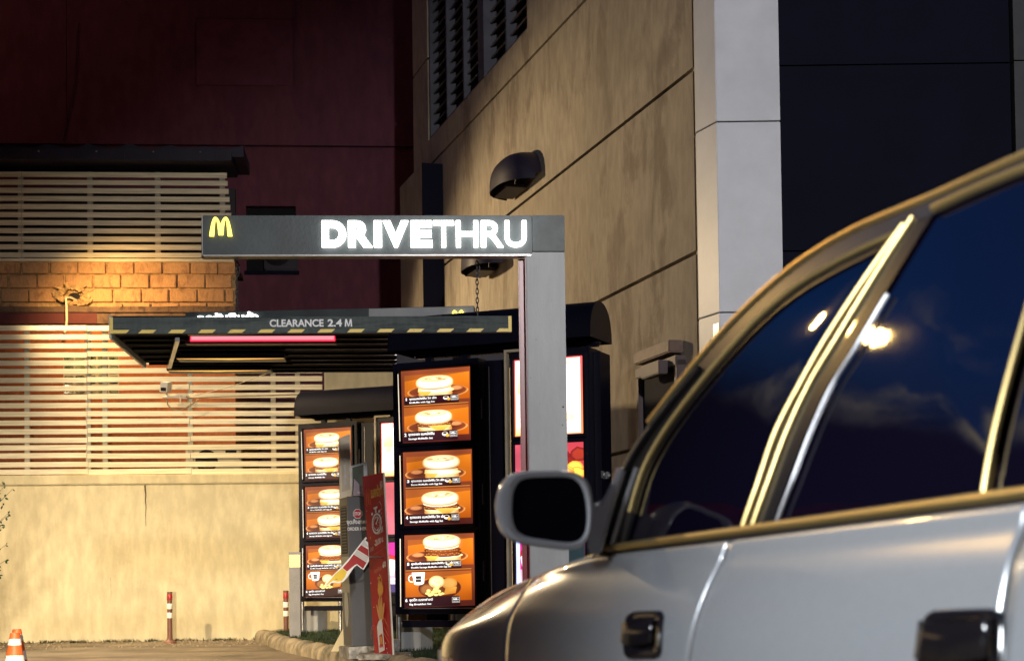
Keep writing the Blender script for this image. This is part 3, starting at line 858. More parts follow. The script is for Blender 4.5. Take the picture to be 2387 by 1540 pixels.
# ================================================================== menu boards
Mf = Fr(-23, 914, 1431, 14.5)
def sgb(a, b, cc, k=1.0): return c(a, b, cc, k)
OR1, OR2 = sgb(232, 130, 30), sgb(190, 88, 16); BROWN = sgb(74, 34, 22); DK = sgb(44, 14, 22); CREAMB = (1.25, 1.0, .66)
GOLDL = sgb(236, 160, 60)
def plate(A, X, Z, cx, cz, rx, rz, flip):
    A.ell(cx, cz, rx, rz, sgb(120, 55, 25), sgb(214, 128, 62), n=36)
    A.ell(cx, cz+rz*.03, rx*.93, rz*.90, sgb(96, 44, 28), sgb(140, 66, 34), n=36)
    A.ring(cx, cz, rx, rz, .035, sgb(240, 170, 100), a0=PI*.9, a1=PI*2.05)
    A.ell(cx+flip*rx*.62, cz+rz*.35, rx*.22, rz*.34, sgb(230, 150, 90), sgb(160, 80, 44), n=20)
def sandwich(A, cx, cz, s, kind):
    w = .30*s; z = cz
    A.ell(cx+.01*s, z-.05*s, w*.96, .095*s, (1.2, .86, .40), sgb(214, 130, 50), n=30, shade=.25, pw=2.4)      # lower half
    A.ell(cx, z+.02*s, w*.94, .085*s, (1.25, 1.05, .62), sgb(245, 205, 130), n=30, pw=2.6)
    if kind in (1, 3, 4, 5): A.ell(cx+.02*s, z+.0*s, w*1.02, .05*s, (1.35, 1.25, .9), sgb(255, 220, 140), n=30, wob=.03)
    if kind in (2, 4, 5):
        A.ell(cx, z+.03*s, w*1.02, .056*s, sgb(150, 74, 32), sgb(96, 40, 16), n=40, wob=.04, pw=2.6)
        for k in range(16): A.ell(cx-w*.9+k*w*.12, z+.02*s+.016*s*math.sin(k*2.3), .016*s, .010*s, sgb(214, 140, 74), sgb(150, 84, 40), n=8)
    if kind == 5:
        A.ell(cx, z+.085*s, w*1.0, .05*s, sgb(156, 80, 36), sgb(96, 40, 16), n=40, wob=.04, pw=2.6)
        for k in range(14): A.ell(cx-w*.86+k*w*.13, z+.08*s+.012*s*math.sin(k*2.9), .015*s, .009*s, sgb(214, 140, 74), sgb(150, 84, 40), n=8)
    q = [(cx-w*.98, z-.0*s), (cx-w*.15, z-.012*s), (cx-w*.45, z-.095*s), (cx-w*.75, z-.055*s)] if kind % 2 else [(cx-w*.3, z-.0*s), (cx+w*.98, z+.0*s), (cx+w*.62, z-.07*s), (cx+w*.25, z-.10*s)]
    A.poly(q, [sgb(255, 196, 84), sgb(255, 214, 110), sgb(240, 170, 60), sgb(250, 186, 80)])
    if kind == 3: A.ell(cx, z+.07*s, w*.97, .03*s, sgb(226, 96, 70), sgb(176, 50, 40), n=30)
    up = {1: .055, 2: .065, 3: .085, 4: .085, 5: .15}[kind]*s
    if kind in (4, 5): A.ell(cx, z+up-.005*s, w*.95, .055*s, (1.4, 1.3, 1.0), (1.2, 1.05, .7), n=30)
    A.ell(cx, z+up+.070*s, w*1.05, .115*s, (1.3, 1.1, .78), (.86, .52, .20), n=40, shade=.34, pw=2.5)
    A.ell(cx, z+up+.075*s, w*.98, .095*s, (1.5, 1.35, 1.05), (1.2, .92, .52), n=40, pw=2.5)
    A.ell(cx-.01*s, z+up+.125*s, w*.80, .046*s, (1.1, .80, .42), (1.05, .72, .34), n=30, wob=.02)
    for k in range(12):
        a = random.uniform(0, 6.3); r = random.uniform(.1, .85)
        A.ell(cx+math.cos(a)*r*w*.7, z+up+.125*s+math.sin(a)*r*.035*s, random.uniform(.02, .06)*s, .009*s, *((sgb(222, 150, 70), (1.0, .72, .36)) if k % 2 else ((1.35, 1.1, .7), (1.1, .82, .45))), n=10, wob=.25)
def caption(A, x0, x1, z0, z1, num, thai, eng, price, sub, cup=True):
    W_ = x1-x0; H_ = z1-z0
    A.rect(x0, x0+W_*.80, z0, z1, DK, sgb(58, 20, 26)); A.ell(x0+W_*.80, z1-H_*.2, W_*.05, H_*.2, sgb(58, 20, 26), sgb(58, 20, 26), n=16)
    A.rect(x0+W_*.79, x0+W_*.85, z0, z1-H_*.2, DK, sgb(58, 20, 26))
    Wt = (1.25, 1.25, 1.2)
    A.text(num, x0+W_*.02, x0+W_*.055, z0+H_*.52, z0+H_*.86, Wt, .04)
    A.text(thai, x0+W_*.085, x0+W_*.085+W_*.030*len(eng)**.85+.02, z0+H_*.50, z0+H_*.88, Wt, .025)
    A.text(eng, x0+W_*.085, x0+W_*.085+W_*.028*len(eng)**.85+.02, z0+H_*.12, z0+H_*.36, Wt, .02)
    if cup:
        A.ell(x0+W_*.655, z0+H_*.62, W_*.045, H_*.22, (1.3, 1.25, 1.1), (1.1, 1.0, .8), n=16)
        A.ell(x0+W_*.655, z0+H_*.70, W_*.032, H_*.11, sgb(70, 30, 20), sgb(90, 40, 24), n=16)
        A.ell(x0+W_*.695, z0+H_*.45, W_*.03, H_*.16, sgb(250, 190, 70), sgb(214, 140, 40), n=14)
    bx, bz = x0+W_*.73, z0+H_*.30
    A.rect(bx, bx+W_*.115, bz, bz+H_*.56, sgb(214, 205, 190)); A.rect(bx+W_*.006, bx+W_*.109, bz+H_*.04, bz+H_*.52, sgb(96, 84, 80))
    A.text(price, bx+W_*.018, bx+W_*.098, bz+H_*.26, bz+H_*.46, Wt, .05)
    A.text(sub, bx+W_*.018, bx+W_*.098, bz+H_*.08, bz+H_*.17, Wt, .02)
ITEMS = [('1', 'ชุดแมคมัฟฟิน วิท เอ้ก', 'McMuffin with Egg Set', '109.-', '(ปกติ 135.-)'),
         ('2', 'ชุดซอเซจ แมคมัฟฟิน', 'Sausage McMuffin Set', '145.-', '(ปกติ 155.-)'),
         ('3', 'ชุดเบคอน แมคมัฟฟิน วิท เอ้ก', 'Bacon McMuffin with Egg Set', '165.-', '(ปกติ 185.-)'),
         ('4', 'ชุดซอเซจ แมคมัฟฟิน วิท เอ้ก', 'Sausage McMuffin with Egg Set', '155.-', '(ปกติ 177.-)'),
         ('5', 'ชุดดับเบิ้ลซอเซจ แมคมัฟฟิน วิท เอ้ก', 'Double Sausage McMuffin with Egg Set', '179.-', '(ปกติ 205.-)'),
         ('6', 'ชุดบิ๊ก เบรกฟาสต์', 'Big Breakfast Set', '165.-', '(ปกติ 175.-)')]
def breakfast(A, x0, x1, z0, z1):
    W_, H_ = x1-x0, z1-z0
    cx, cz = x0+W_*.52, z0+H_*.36
    A.ell(cx, cz, W_*.33, H_*.42, sgb(120, 50, 24), sgb(92, 34, 18), n=36); A.ring(cx, cz, W_*.33, H_*.42, .03, sgb(190, 100, 50))
    mx, mz = x0+W_*.20, z0+H_*.78
    A.poly([(mx-W_*.10, z1-.004), (mx+W_*.10, z1-.004), (mx+W_*.085, mz-H_*.22), (mx-W_*.065, mz-H_*.22)], [(1.5, 1.4, 1.25)]*4)
    A.ell(mx+.005, mz-H_*.22, W_*.075, H_*.06, (1.4, 1.3, 1.1), (1.1, 1.0, .85), n=18)
    A.ring(mx-W_*.10, mz-H_*.02, W_*.055, H_*.15, .25, (1.4, 1.3, 1.15), a0=PI*.4, a1=PI*1.6)
    A.rect(mx-W_*.04, mx+W_*.045, mz-H_*.16, mz+H_*.07, sgb(50, 40, 40)); A.text('Gourmet', mx-W_*.035, mx+W_*.04, mz-H_*.07, mz-H_*.02, (1.1, 1.1, 1), .02)
    A.ell(cx-W_*.19, cz-H_*.04, W_*.11, H_*.22, sgb(190, 120, 66), sgb(120, 62, 28), n=24, wob=.04)
    A.ell(cx+W_*.15, cz+H_*.17, W_*.12, H_*.22, sgb(240, 178, 90), sgb(220, 140, 60), n=24)
    A.ell(cx-W_*.04, cz+H_*.24, W_*.12, H_*.24, (1.4, 1.15, .6), sgb(246, 196, 110), n=24)
    for k in range(10): A.ell(cx-W_*.04+random.uniform(-.08, .08)*W_, cz+H_*.24+random.uniform(-.16, .16)*H_, W_*.012, H_*.016, sgb(236, 176, 80), sgb(240, 190, 100), n=7)
    A.poly([(cx+W_*.07, cz-H_*.27), (cx+W_*.25, cz-H_*.22), (cx+W_*.27, cz+H_*.03), (cx+W_*.10, cz+H_*.0)], [sgb(236, 156, 56), sgb(222, 130, 40), sgb(246, 176, 80), sgb(236, 160, 60)])
    for k in range(22):
        a = random.uniform(0, 6.3); r = random.uniform(0, 1)
        A.ell(cx-W_*.04+math.cos(a)*r*W_*.15, cz-H_*.14+math.sin(a)*r*H_*.17, W_*.035, H_*.055, (1.5, 1.25, .45), sgb(255, 214, 90), n=9, wob=.15)
M_LIT = print_mat('backlit_print', 1.3)
def menu_panel(parent, quad, items, y):
    """quad = TL,TR,BR,BL pixel corners"""
    TL, TR, BR, BL = [Mf.uv(*q) for q in quad]
    def mp(u, v, yy):
        t = ((TL[0]*(1-u)+TR[0]*u)*v + (BL[0]*(1-u)+BR[0]*u)*(1-v), (TL[1]*(1-u)+TR[1]*u)*v + (BL[1]*(1-u)+BR[1]*u)*(1-v))
        return (t[0], yy, t[1])
    A = Art(y, map_=mp)
    A.rect(0, 1, 0, 1, sgb(84, 32, 26), sgb(150, 72, 40))
    for k, it in enumerate(items):
        last = k == 1
        hi_ = 1.0-.485*k if k == 0 else .508; lo_ = .508 if k == 0 else .0
        z0 = lo_+(.03 if last else .012); H_ = .455
        t_ = z0+H_
        A.rect(.05, .985, z0+.05, t_-.04 if k == 0 else t_, OR2, OR1)
        A.poly([(.05, t_-.12), (.985, t_-.04), (.985, t_-(.04 if k == 0 else 0)), (.05, t_-(.04 if k == 0 else 0))], [sgb(178, 92, 36)]*4)
        kind = int(it[0])
        if kind < 6:
            fl = 1 if kind < 3 else -1
            plate(A, 0, 0, .50+.03*fl, z0+.17, .44, .095, fl)
            A.mb_s = 1
            sandwich(A, .49 if kind < 3 else .56, z0+.185, .86, kind)
        else: breakfast(A, .05, .985, z0+.10, t_)
        caption(A, .05, .985, z0-(.02 if last else .0), z0+.115, it[0], it[1], it[2], it[3], it[4], kind < 6)
        if k == 0: A.rect(.05, .985, .506, .512, GOLDL)
    A.rect(0, .012, .02, .95, (1.1, .95, .7))
    return A.build('lit_menu_panel', M_LIT, parent)
mbd = frame_thing('menu_board', Mf, 'large black menu board with lit breakfast panels beside the gate pole', 'menu board', 'menu boards under barrel canopies')
dL = .22
xL0, xL1 = Mf.uv(914.5, 848), Mf.uv(1111, 836); bL0, bL1 = Mf.uv(920.5, 1431), Mf.uv(1124, 1400)
zcb, zct = Mf.z(920, 1431), Mf.z(914.5, 847)
# left cabinet
P1 = [(934.2, 865.3), (1095.5, 853.3), (1099, 1024.7), (939, 1032.6)]
P2 = [(939, 1054), (1099.5, 1045.8), (1103.7, 1219), (942.4, 1224.6)]
P3 = [(942.4, 1247), (1104.5, 1241.4), (1108.6, 1410), (943.6, 1416)]
xa, xb = Mf.x(916.5, 1140), Mf.x(1117, 1120)
m = MB(); m.box(xa, xb, .012, dL, zcb, zct); cabl = m.build('cabinet', M_BLACK, mbd, bevel=.006)
for (q, its) in ((P1, ITEMS[0:2]), (P2, ITEMS[2:4]), (P3, ITEMS[4:6])):
    menu_panel(cabl, q, its, .002)
m = MB()   # door frames standing round each panel
for q in (P1, P2, P3):
    a = min(Mf.x(*q[0]), Mf.x(*q[3]))-.006; b_ = max(Mf.x(*q[1]), Mf.x(*q[2]))+.006
    zt_ = max(Mf.z(*q[0]), Mf.z(*q[1]))+.004; zb_ = min(Mf.z(*q[2]), Mf.z(*q[3]))-.004
    m.box(a-.02, a, -.030, .0115, zb_-.02, zt_+.02); m.box(b_, b_+.02, -.030, .0115, zb_-.02, zt_+.02)
    m.box(a, b_, -.030, .0115, zt_, zt_+.02); m.box(a, b_, -.030, .0115, zb_-.02, zb_)
m.build('panel_frames', M_BLACK, cabl, bevel=.003)
m = MB(); m.box(Mf.x(944, 1416), Mf.x(1108, 1410), -.033, -.0305, Mf.z(1020, 1417.5), Mf.z(1020, 1415.5)); m.build('bright_sill', M_TRIM, cabl)
m = MB(); zz3 = Mf.z(1111, 1000)
for py in (950, 1150, 1330):
    xx = Mf.x(1119, py); m.box(xb+.001, xb+.006, .05, .07, Mf.z(1119, py)-.09, Mf.z(1119, py)+.09)
m.build('hinges', M_TRIM, cabl)
# centre panel, recessed
xr0 = Mf.x(1165, 1000)
m = MB(); m.box(xb+.008, xr0, .10, .16, Mf.z(1140, 1445), Mf.z(1140, 836)); m.build('centre_panel', M_BLACK, mbd, bevel=.004)
m = MB(); m.box(xb+.06, xb+.065, .094, .0995, Mf.z(1140, 1400), Mf.z(1140, 850)); m.build('centre_trim', M_TRIM, mbd)
# right cabinet
xr1, xr2 = Mf.x(1190, 1000), Mf.x(1376, 1000)
zrb, zrt = Mf.z(1300, 1440), Mf.z(1350, 809)
m = MB(); m.box(xr1, xr2, .012, .30, zrb, zrt); cabr = m.build('cabinet', M_BLACK, mbd, bevel=.006)
m = MB(); m.box(xr2+.001, xr2+.06, .10, .36, zrb, zrt-.03); m.build('door_leaf', M_BLACK, cabr, bevel=.005)
m = MB(); zl_ = Mf.z(1390, 1104)
for yy in (.08, .2): m.box(xr2+.0605, xr2+.085, yy, yy+.03, zl_-.03, zl_+.03); m.box(xr2+.085, xr2+.10, yy+.01, yy+.02, zl_-.012, zl_+.012)
m.build('latches', M_STEEL, cabr)
m = MB(); m.box(Mf.x(1178, 1000), Mf.x(1178, 1000)+.022, -.01, .05, zrb, Mf.z(1186, 815)); m.box(Mf.x(1178, 1000)+.022, Mf.x(1230, 815), -.01, .05, Mf.z(1186, 815)-.022, Mf.z(1186, 815))
m.build('pale_edge', mat('pale_edge_paint', (.5, .42, .30), .5), mbd)
def promo(parent, x0, x1, z0, z1, kind):
    def mp(u, v, yy): return (x0+(x1-x0)*u, yy, z0+(z1-z0)*v)
    A = Art(.004, map_=mp)
    if kind == 0:
        A.rect(0, 1, 0, 1, (1.3, .35, .12), (1.3, .10, .10)); A.rect(.02, .965, .015, .985, (2.2, 1.7, 1.5), (2.3, 2.1, 2.0))
        A.rect(.02, .30, .015, .12, (1.5, .9, .25), (1.8, 1.4, .8)); A.ell(.72, .22, .16, .05, (2.4, 1.6, .6), (1.6, .8, .5), n=20, wob=.1)
        A.rect(.25, .965, .90, .985, (1.5, .95, .8)); A.text('แมคนักเก็ต', .45, .93, .10, .14, (1.1, .5, .45)); A.line([(.55, .07), (.95, .08)], .008, (1.2, .5, .45))
        A.rect(.05, .26, .55, .8, (1.1, 1.0, .45), (1.9, 1.6, 1.0)); A.ell(.17, .5, .07, .06, (1.2, 1.0, .7), (.8, .9, .7), n=18)
    elif kind == 1:
        A.rect(0, 1, 0, 1, sgb(236, 90, 50), sgb(206, 66, 80)); A.rect(0, .3, 0, 1, sgb(232, 110, 130), sgb(226, 90, 110))
        for (a, b_, r, q) in ((.70, .80, .13, sgb(170, 40, 36)), (.82, .74, .12, sgb(150, 34, 30)), (.93, .84, .12, sgb(190, 60, 40))): A.ell(a, b_, r, r*.8, q, sgb(120, 20, 24), n=18, wob=.1)
        for k in range(34):
            a, b_ = random.uniform(.55, .98), random.uniform(.05, .70)
            A.ell(a, b_, .12, .09, (1.5, .95+random.uniform(-.4, .3), .12), (1.2, .35, .05), n=14, wob=.12)
    else:
        A.rect(0, 1, 0, 1, sgb(236, 220, 225), sgb(214, 30, 150)); A.rect(0, 1, .45, 1, sgb(225, 20, 140), sgb(205, 20, 150)); A.rect(0, 1, 0, .16, sgb(70, 50, 110), sgb(60, 50, 110))
        A.ell(.18, .66, .13, .09, sgb(226, 40, 40), sgb(160, 10, 30), n=20, wob=.1)
        A.poly([(.06, .62), (.30, .62), (.25, .34), (.11, .34)], [(1.3, 1.2, 1.2)]*4); A.ell(.18, .62, .12, .04, (1.4, 1.3, 1.2), (1.2, .9, .9), n=18)
        A.text('ซันเดย์', .05, .5, .24, .30, (1.3, 1.1, 1.2)); A.text('Sundae 25.-', .05, .5, .18, .22, (1.2, 1.1, 1.2))
        A.rect(.30, 1, 0, 1, (.012, .025, .03)); A.rect(0, .055, 0, .92, (.8, .95, 1.5))
    return A.build('lit_promo_panel', M_LIT, parent)
wx_0, wx_1 = Mf.x(1199, 930), Mf.x(1358.5, 930)
PZ = [(Mf.z(1340, 1010), Mf.z(1340, 829.5)), (Mf.z(1340, 1205), Mf.z(1340, 1030)), (Mf.z(1340, 1400), Mf.z(1340, 1232))]
for k, (a, b_) in enumerate(PZ): promo(cabr, wx_0, wx_1, a, b_, k)
m = MB()
for a, b_ in PZ:
    m.box(wx_0-.03, wx_0-.006, -.02, .0115, a-.03, b_+.03); m.box(wx_1+.006, wx_1+.03, -.02, .0115, a-.03, b_+.03)
    m.box(wx_0-.006, wx_1+.006, -.02, .0115, b_+.006, b_+.03); m.box(wx_0-.006, wx_1+.006, -.02, .0115, a-.03, a-.006)
m.build('panel_frames', M_BLACK, cabr, bevel=.003)
# head rail and barrel canopy
m = MB(); zr = (Mf.z(1360, 803), Mf.z(1360, 787)); m.box(Mf.x(950, 812), Mf.x(1385, 800), .10, .2, zr[0], zr[1]); m.build('head_rail', M_BLACK, mbd, bevel=.02)
m = MB(); zq = Mf.z(1376, 783, -.12)
x0_, x1_ = Mf.x(903, 806, -.12), Mf.x(1376, 783, -.12); D_ = .54; Hh = Mf.z(1395, 703, .14)-zq
n = 20
pr_ = [(-.12+D_/2-D_/2*math.cos(PI*k/n), zq+Hh*math.sin(PI*k/n)**.75) for k in range(n+1)]
m.grid([[(x0_, y, z) for y, z in pr_], [(x1_, y, z) for y, z in pr_]]); 
m.grid([[(x0_+.01, (y-.15)*.97+.15, zq+(z-zq)*.96) for y, z in pr_], [(x1_-.01, (y-.15)*.97+.15, zq+(z-zq)*.96) for y, z in pr_]])
cn = m.build('canopy', mat('canopy_black', (.004, .004, .012), .55, var=.15, spec=.12), mbd, smooth=True)
for xx in (x0_, x1_-.012):
    m = MB(); m.add([(xx, y, z) for y, z in pr_] + [(xx+.012, y, z) for y, z in pr_], [list(range(n+1)), list(range(2*n+1, n, -1))] + [[i, i+1, i+n+2, i+n+1] for i in range(n)])
    m.build('canopy_end', M_BLACK, cn)
m = MB()
for px in (985, 1070, 1170, 1300): xx = Mf.x(px, 800); m.box(xx-.03, xx+.03, .11, .17, zct-.01, zq+.02)
m.build('canopy_struts', M_BLACK, mbd)
# legs and feet
for px in (924, 1052):
    m = MB(); xx = Mf.x(px, 1480, .06); m.lathe([(.022, .05), (.022, zcb+.05)], xx, .11, 14); m.build('leg', M_STEEL, mbd, smooth=True)
m = MB(); m.box(Mf.x(935, 1450), Mf.x(1180, 1440), .02, .06, Mf.z(1000, 1461), Mf.z(1000, 1445)); m.build('lower_rail', M_BLACK, mbd)
m = MB(); m.box(Mf.x(930, 1480, .2), Mf.x(984, 1480, .2), .16, .42, .0, Mf.z(950, 1450, .2)); m.build('foot_block', M_GREYPAINT, mbd, bevel=.008)
m = MB(); m.box(Mf.x(1230, 1480, .1), Mf.x(1262, 1480, .1), .06, .3, .0, zrb+.01); m.build('foot_post', M_BLACK, mbd, bevel=.006)
# second unit further back, a copy
sml = copy_tree(mbd)
tgt_w = Mf.uv(934.2, 865.3)
Yb = (Mf.o + Mf.r*tgt_w[0]).y
Ys = Yb*(at(1095.5, 853.3, Yb)-at(934.2, 865.3, Yb)).x/(at(821.8, 995.2, Yb)-at(707.6, 1001, Yb)).x
pt = at(707.6, 1001, Ys); src = Mf.o + Mf.r*tgt_w[0]
print('menu copy Y', Yb, Ys, 'z', tgt_w[1], pt.z)
sml.location = Vector(sml.location) + Vector((pt.x-src.x, pt.y-src.y, pt.z-tgt_w[1]))
sml['label'] = 'smaller looking menu board farther back, left of the intercom post, with lit breakfast panels'

# ================================================================== intercom order post
O = Fr(20, 821, 1506, 14.0)
zg = .13
def oz(px, py): return O.z(px, py)
post = frame_thing('order_post', O, 'grey leaning intercom post with a red STOP octagon and ORDER HERE lettering', 'order post')
post.location.z = oz(821, 1506)
zb0_ = oz(821, 1506)
post.rotation_euler.y = R_(-1.3)
pw = .255; pdp = .30
H1 = oz(805, 1156)-zb0_
m = MB(); m.box(0, pw, 0, pdp, 0, H1); m.build('body', mat('post_graphite', (.075, .075, .085), .4, var=.08, scale=3), post, bevel=.006)
m = MB(); m.box(-.002, -.0005, .05, pdp-.05, H1*.62, H1*.93); m.build('speaker_grille', M_GROOVE, post)
m = MB()
for k in range(16): m.box(-.0032, -.0021, .06, pdp-.06, H1*.63+k*.026, H1*.63+k*.026+.012)
m.build('grille_bars', M_BLACK, post)
m = MB(); m.box(-.004, -.0005, .02, pdp-.02, H1*.36, H1*.60); m.build('side_panel', mat('side_panel_grey', (.25, .25, .22), .35), post)
m = MB(); m.lathe([(.0, 0), (1, 0), (1, .003), (0, .003)], n=26); m.v = [(-.0005-v[2], .15+v[0]*.06, H1*.26+v[1]*.17) for v in m.v]; m.build('oval_plate', mat('oval_grey', (.34, .35, .33), .35), post)
A = Art(-.001)
def pxl(px, py):   # position on the post front from the photograph's own layout
    x, z = O.uv(px, py); return (x+math.tan(R_(1.3))*(z-zb0_), z-zb0_)
cx_, cz_ = pxl(833.5, 1197)
def octa(r): return [(cx_+r*math.cos(PI/8+PI/4*k), cz_+r*math.sin(PI/8+PI/4*k)) for k in range(8)]
A.poly(octa(.043), (.7, .7, .7)); A.poly(octa(.039), (.35, .01, .02)); 
A.text('STOP', cx_-.030, cx_+.030, cz_-.014, cz_+.014, (.8, .8, .8), .02)
q0, q1 = pxl(808, 1226), pxl(866, 1226)
A.text('จุดสั่งอาหาร', q0[0], q0[0]+.205, pxl(830, 1224)[1], pxl(830, 1209)[1], (.72, .72, .72), .02)
A.text('ORDER HERE', q0[0]+.004, q0[0]+.190, pxl(830, 1236)[1], pxl(830, 1228)[1], (.72, .72, .72), .02)
M_PRINT = print_mat('printed_sheet', 0)
A.build('lettering', M_PRINT, post)
# hood plates over the post
m = MB(); hx0_, hx1_ = -.06, .045; hz0, hz1 = H1-.02, H1+.50
M_PLATE = mat('plate_beige', (.62, .54, .40), .4, var=.12, scale=3)
m.prism([(hx0_, hz0), (hx1_, hz0+.03), (hx1_, hz1+.04), (hx0_+.008, hz1)], .02, .045)
hp = m.build('hood_plate', M_PLATE, post, bevel=.004)
m = MB(); m.prism([(hx0_+.018, hz0+.06), (hx1_-.012, hz0+.08), (hx1_-.012, hz1-.04), (hx0_+.022, hz1-.06)], .015, .0195)
m.build('inner_plate', mat('plate_dark_beige', (.44, .37, .27), .4), hp)  # inner plate in a darker beige than the hood plate
m = MB(); m.box(hx0_+.045, hx0_+.052, .010, .0145, hz0+.10, hz1-.10); 
for k in range(7): m.box(hx0_+.052, hx0_+.058, .010, .0145, hz0+.13+k*.052, hz0+.15+k*.052); m.box(hx1_-.019, hx1_-.012, .010, .0145, hz0+.13+k*.052, hz0+.16+k*.052)
m.build('slot_strip', M_STEEL, hp)
m = MB(); m.prism([(.055, H1+.002), (.20, H1+.002), (.20, H1+.30), (.055, H1+.265)], .06, .10)
mo = m.build('display_housing', M_STEEL, post, bevel=.004)
m = MB(); m.prism([(.065, H1+.02), (.165, H1+.02), (.165, H1+.275), (.065, H1+.25)], .053, .0595); m.build('display_glass', mat('display_green', (.10, .115, .09), .15), mo)
m = MB(); m.prism([(.047, H1+.002), (.19, H1+.002), (.06, H1+.15)], -.02, .0); wd = m.build('deflector', mat('deflector_mauve', (.28, .22, .26), .45), post)
A = Art(-.0205); A.text('5', .135, .16, H1+.015, H1+.045, (.8, .8, .8), .03); A.text('ร้านแมค', .085, .125, H1+.025, H1+.04, (.6, .6, .6)); A.build('number', M_PRINT, wd)
m = MB(); m.box(-.04, pw+.02, -.03, pdp+.02, -.105, -.002); m.build('plinth', mat('galvanised', (.36, .34, .31), .45, metal=.35, var=.35, scale=14, bump=.2), post, bevel=.006)
# concrete slabs on the grass
S_ = Fr(4, 900, 1530, 13.3)
sb = frame_thing('paving_slab', S_, 'rough pale slab lying under the red banner stand', 'slab')
m = MB(); m.box(S_.x(832, 1530), S_.x(962, 1530), 0, .42, .10, S_.z(900, 1524)); m.build('slab', mat('slab_grey', (.36, .33, .28), .85, var=.4, scale=12, bump=.5), sb, bevel=.01)
S2 = Fr(4, 920, 1505, 14.0)
sb2 = frame_thing('stone_block', S2, 'small pale block behind the foot of the red banner', 'slab')
m = MB(); m.box(S2.x(893, 1505), S2.x(931, 1505), 0, .25, .10, S2.z(900, 1490)); m.build('block', MATS['slab_grey'], sb2, bevel=.008)
# leaning white board behind the post
S3 = Fr(10, 790, 1510, 14.9)
wb = frame_thing('leaning_board', S3, 'pale triangular board leaning behind the foot of the order post', 'board')
m = MB(); q = [S3.uv(a, b_) for a, b_ in ((772, 1517), (824, 1517), (824, 1418), (800, 1470))]; m.prism([q[0], q[1], q[2]], 0, .02); m.build('board', M_CREAM, wb)

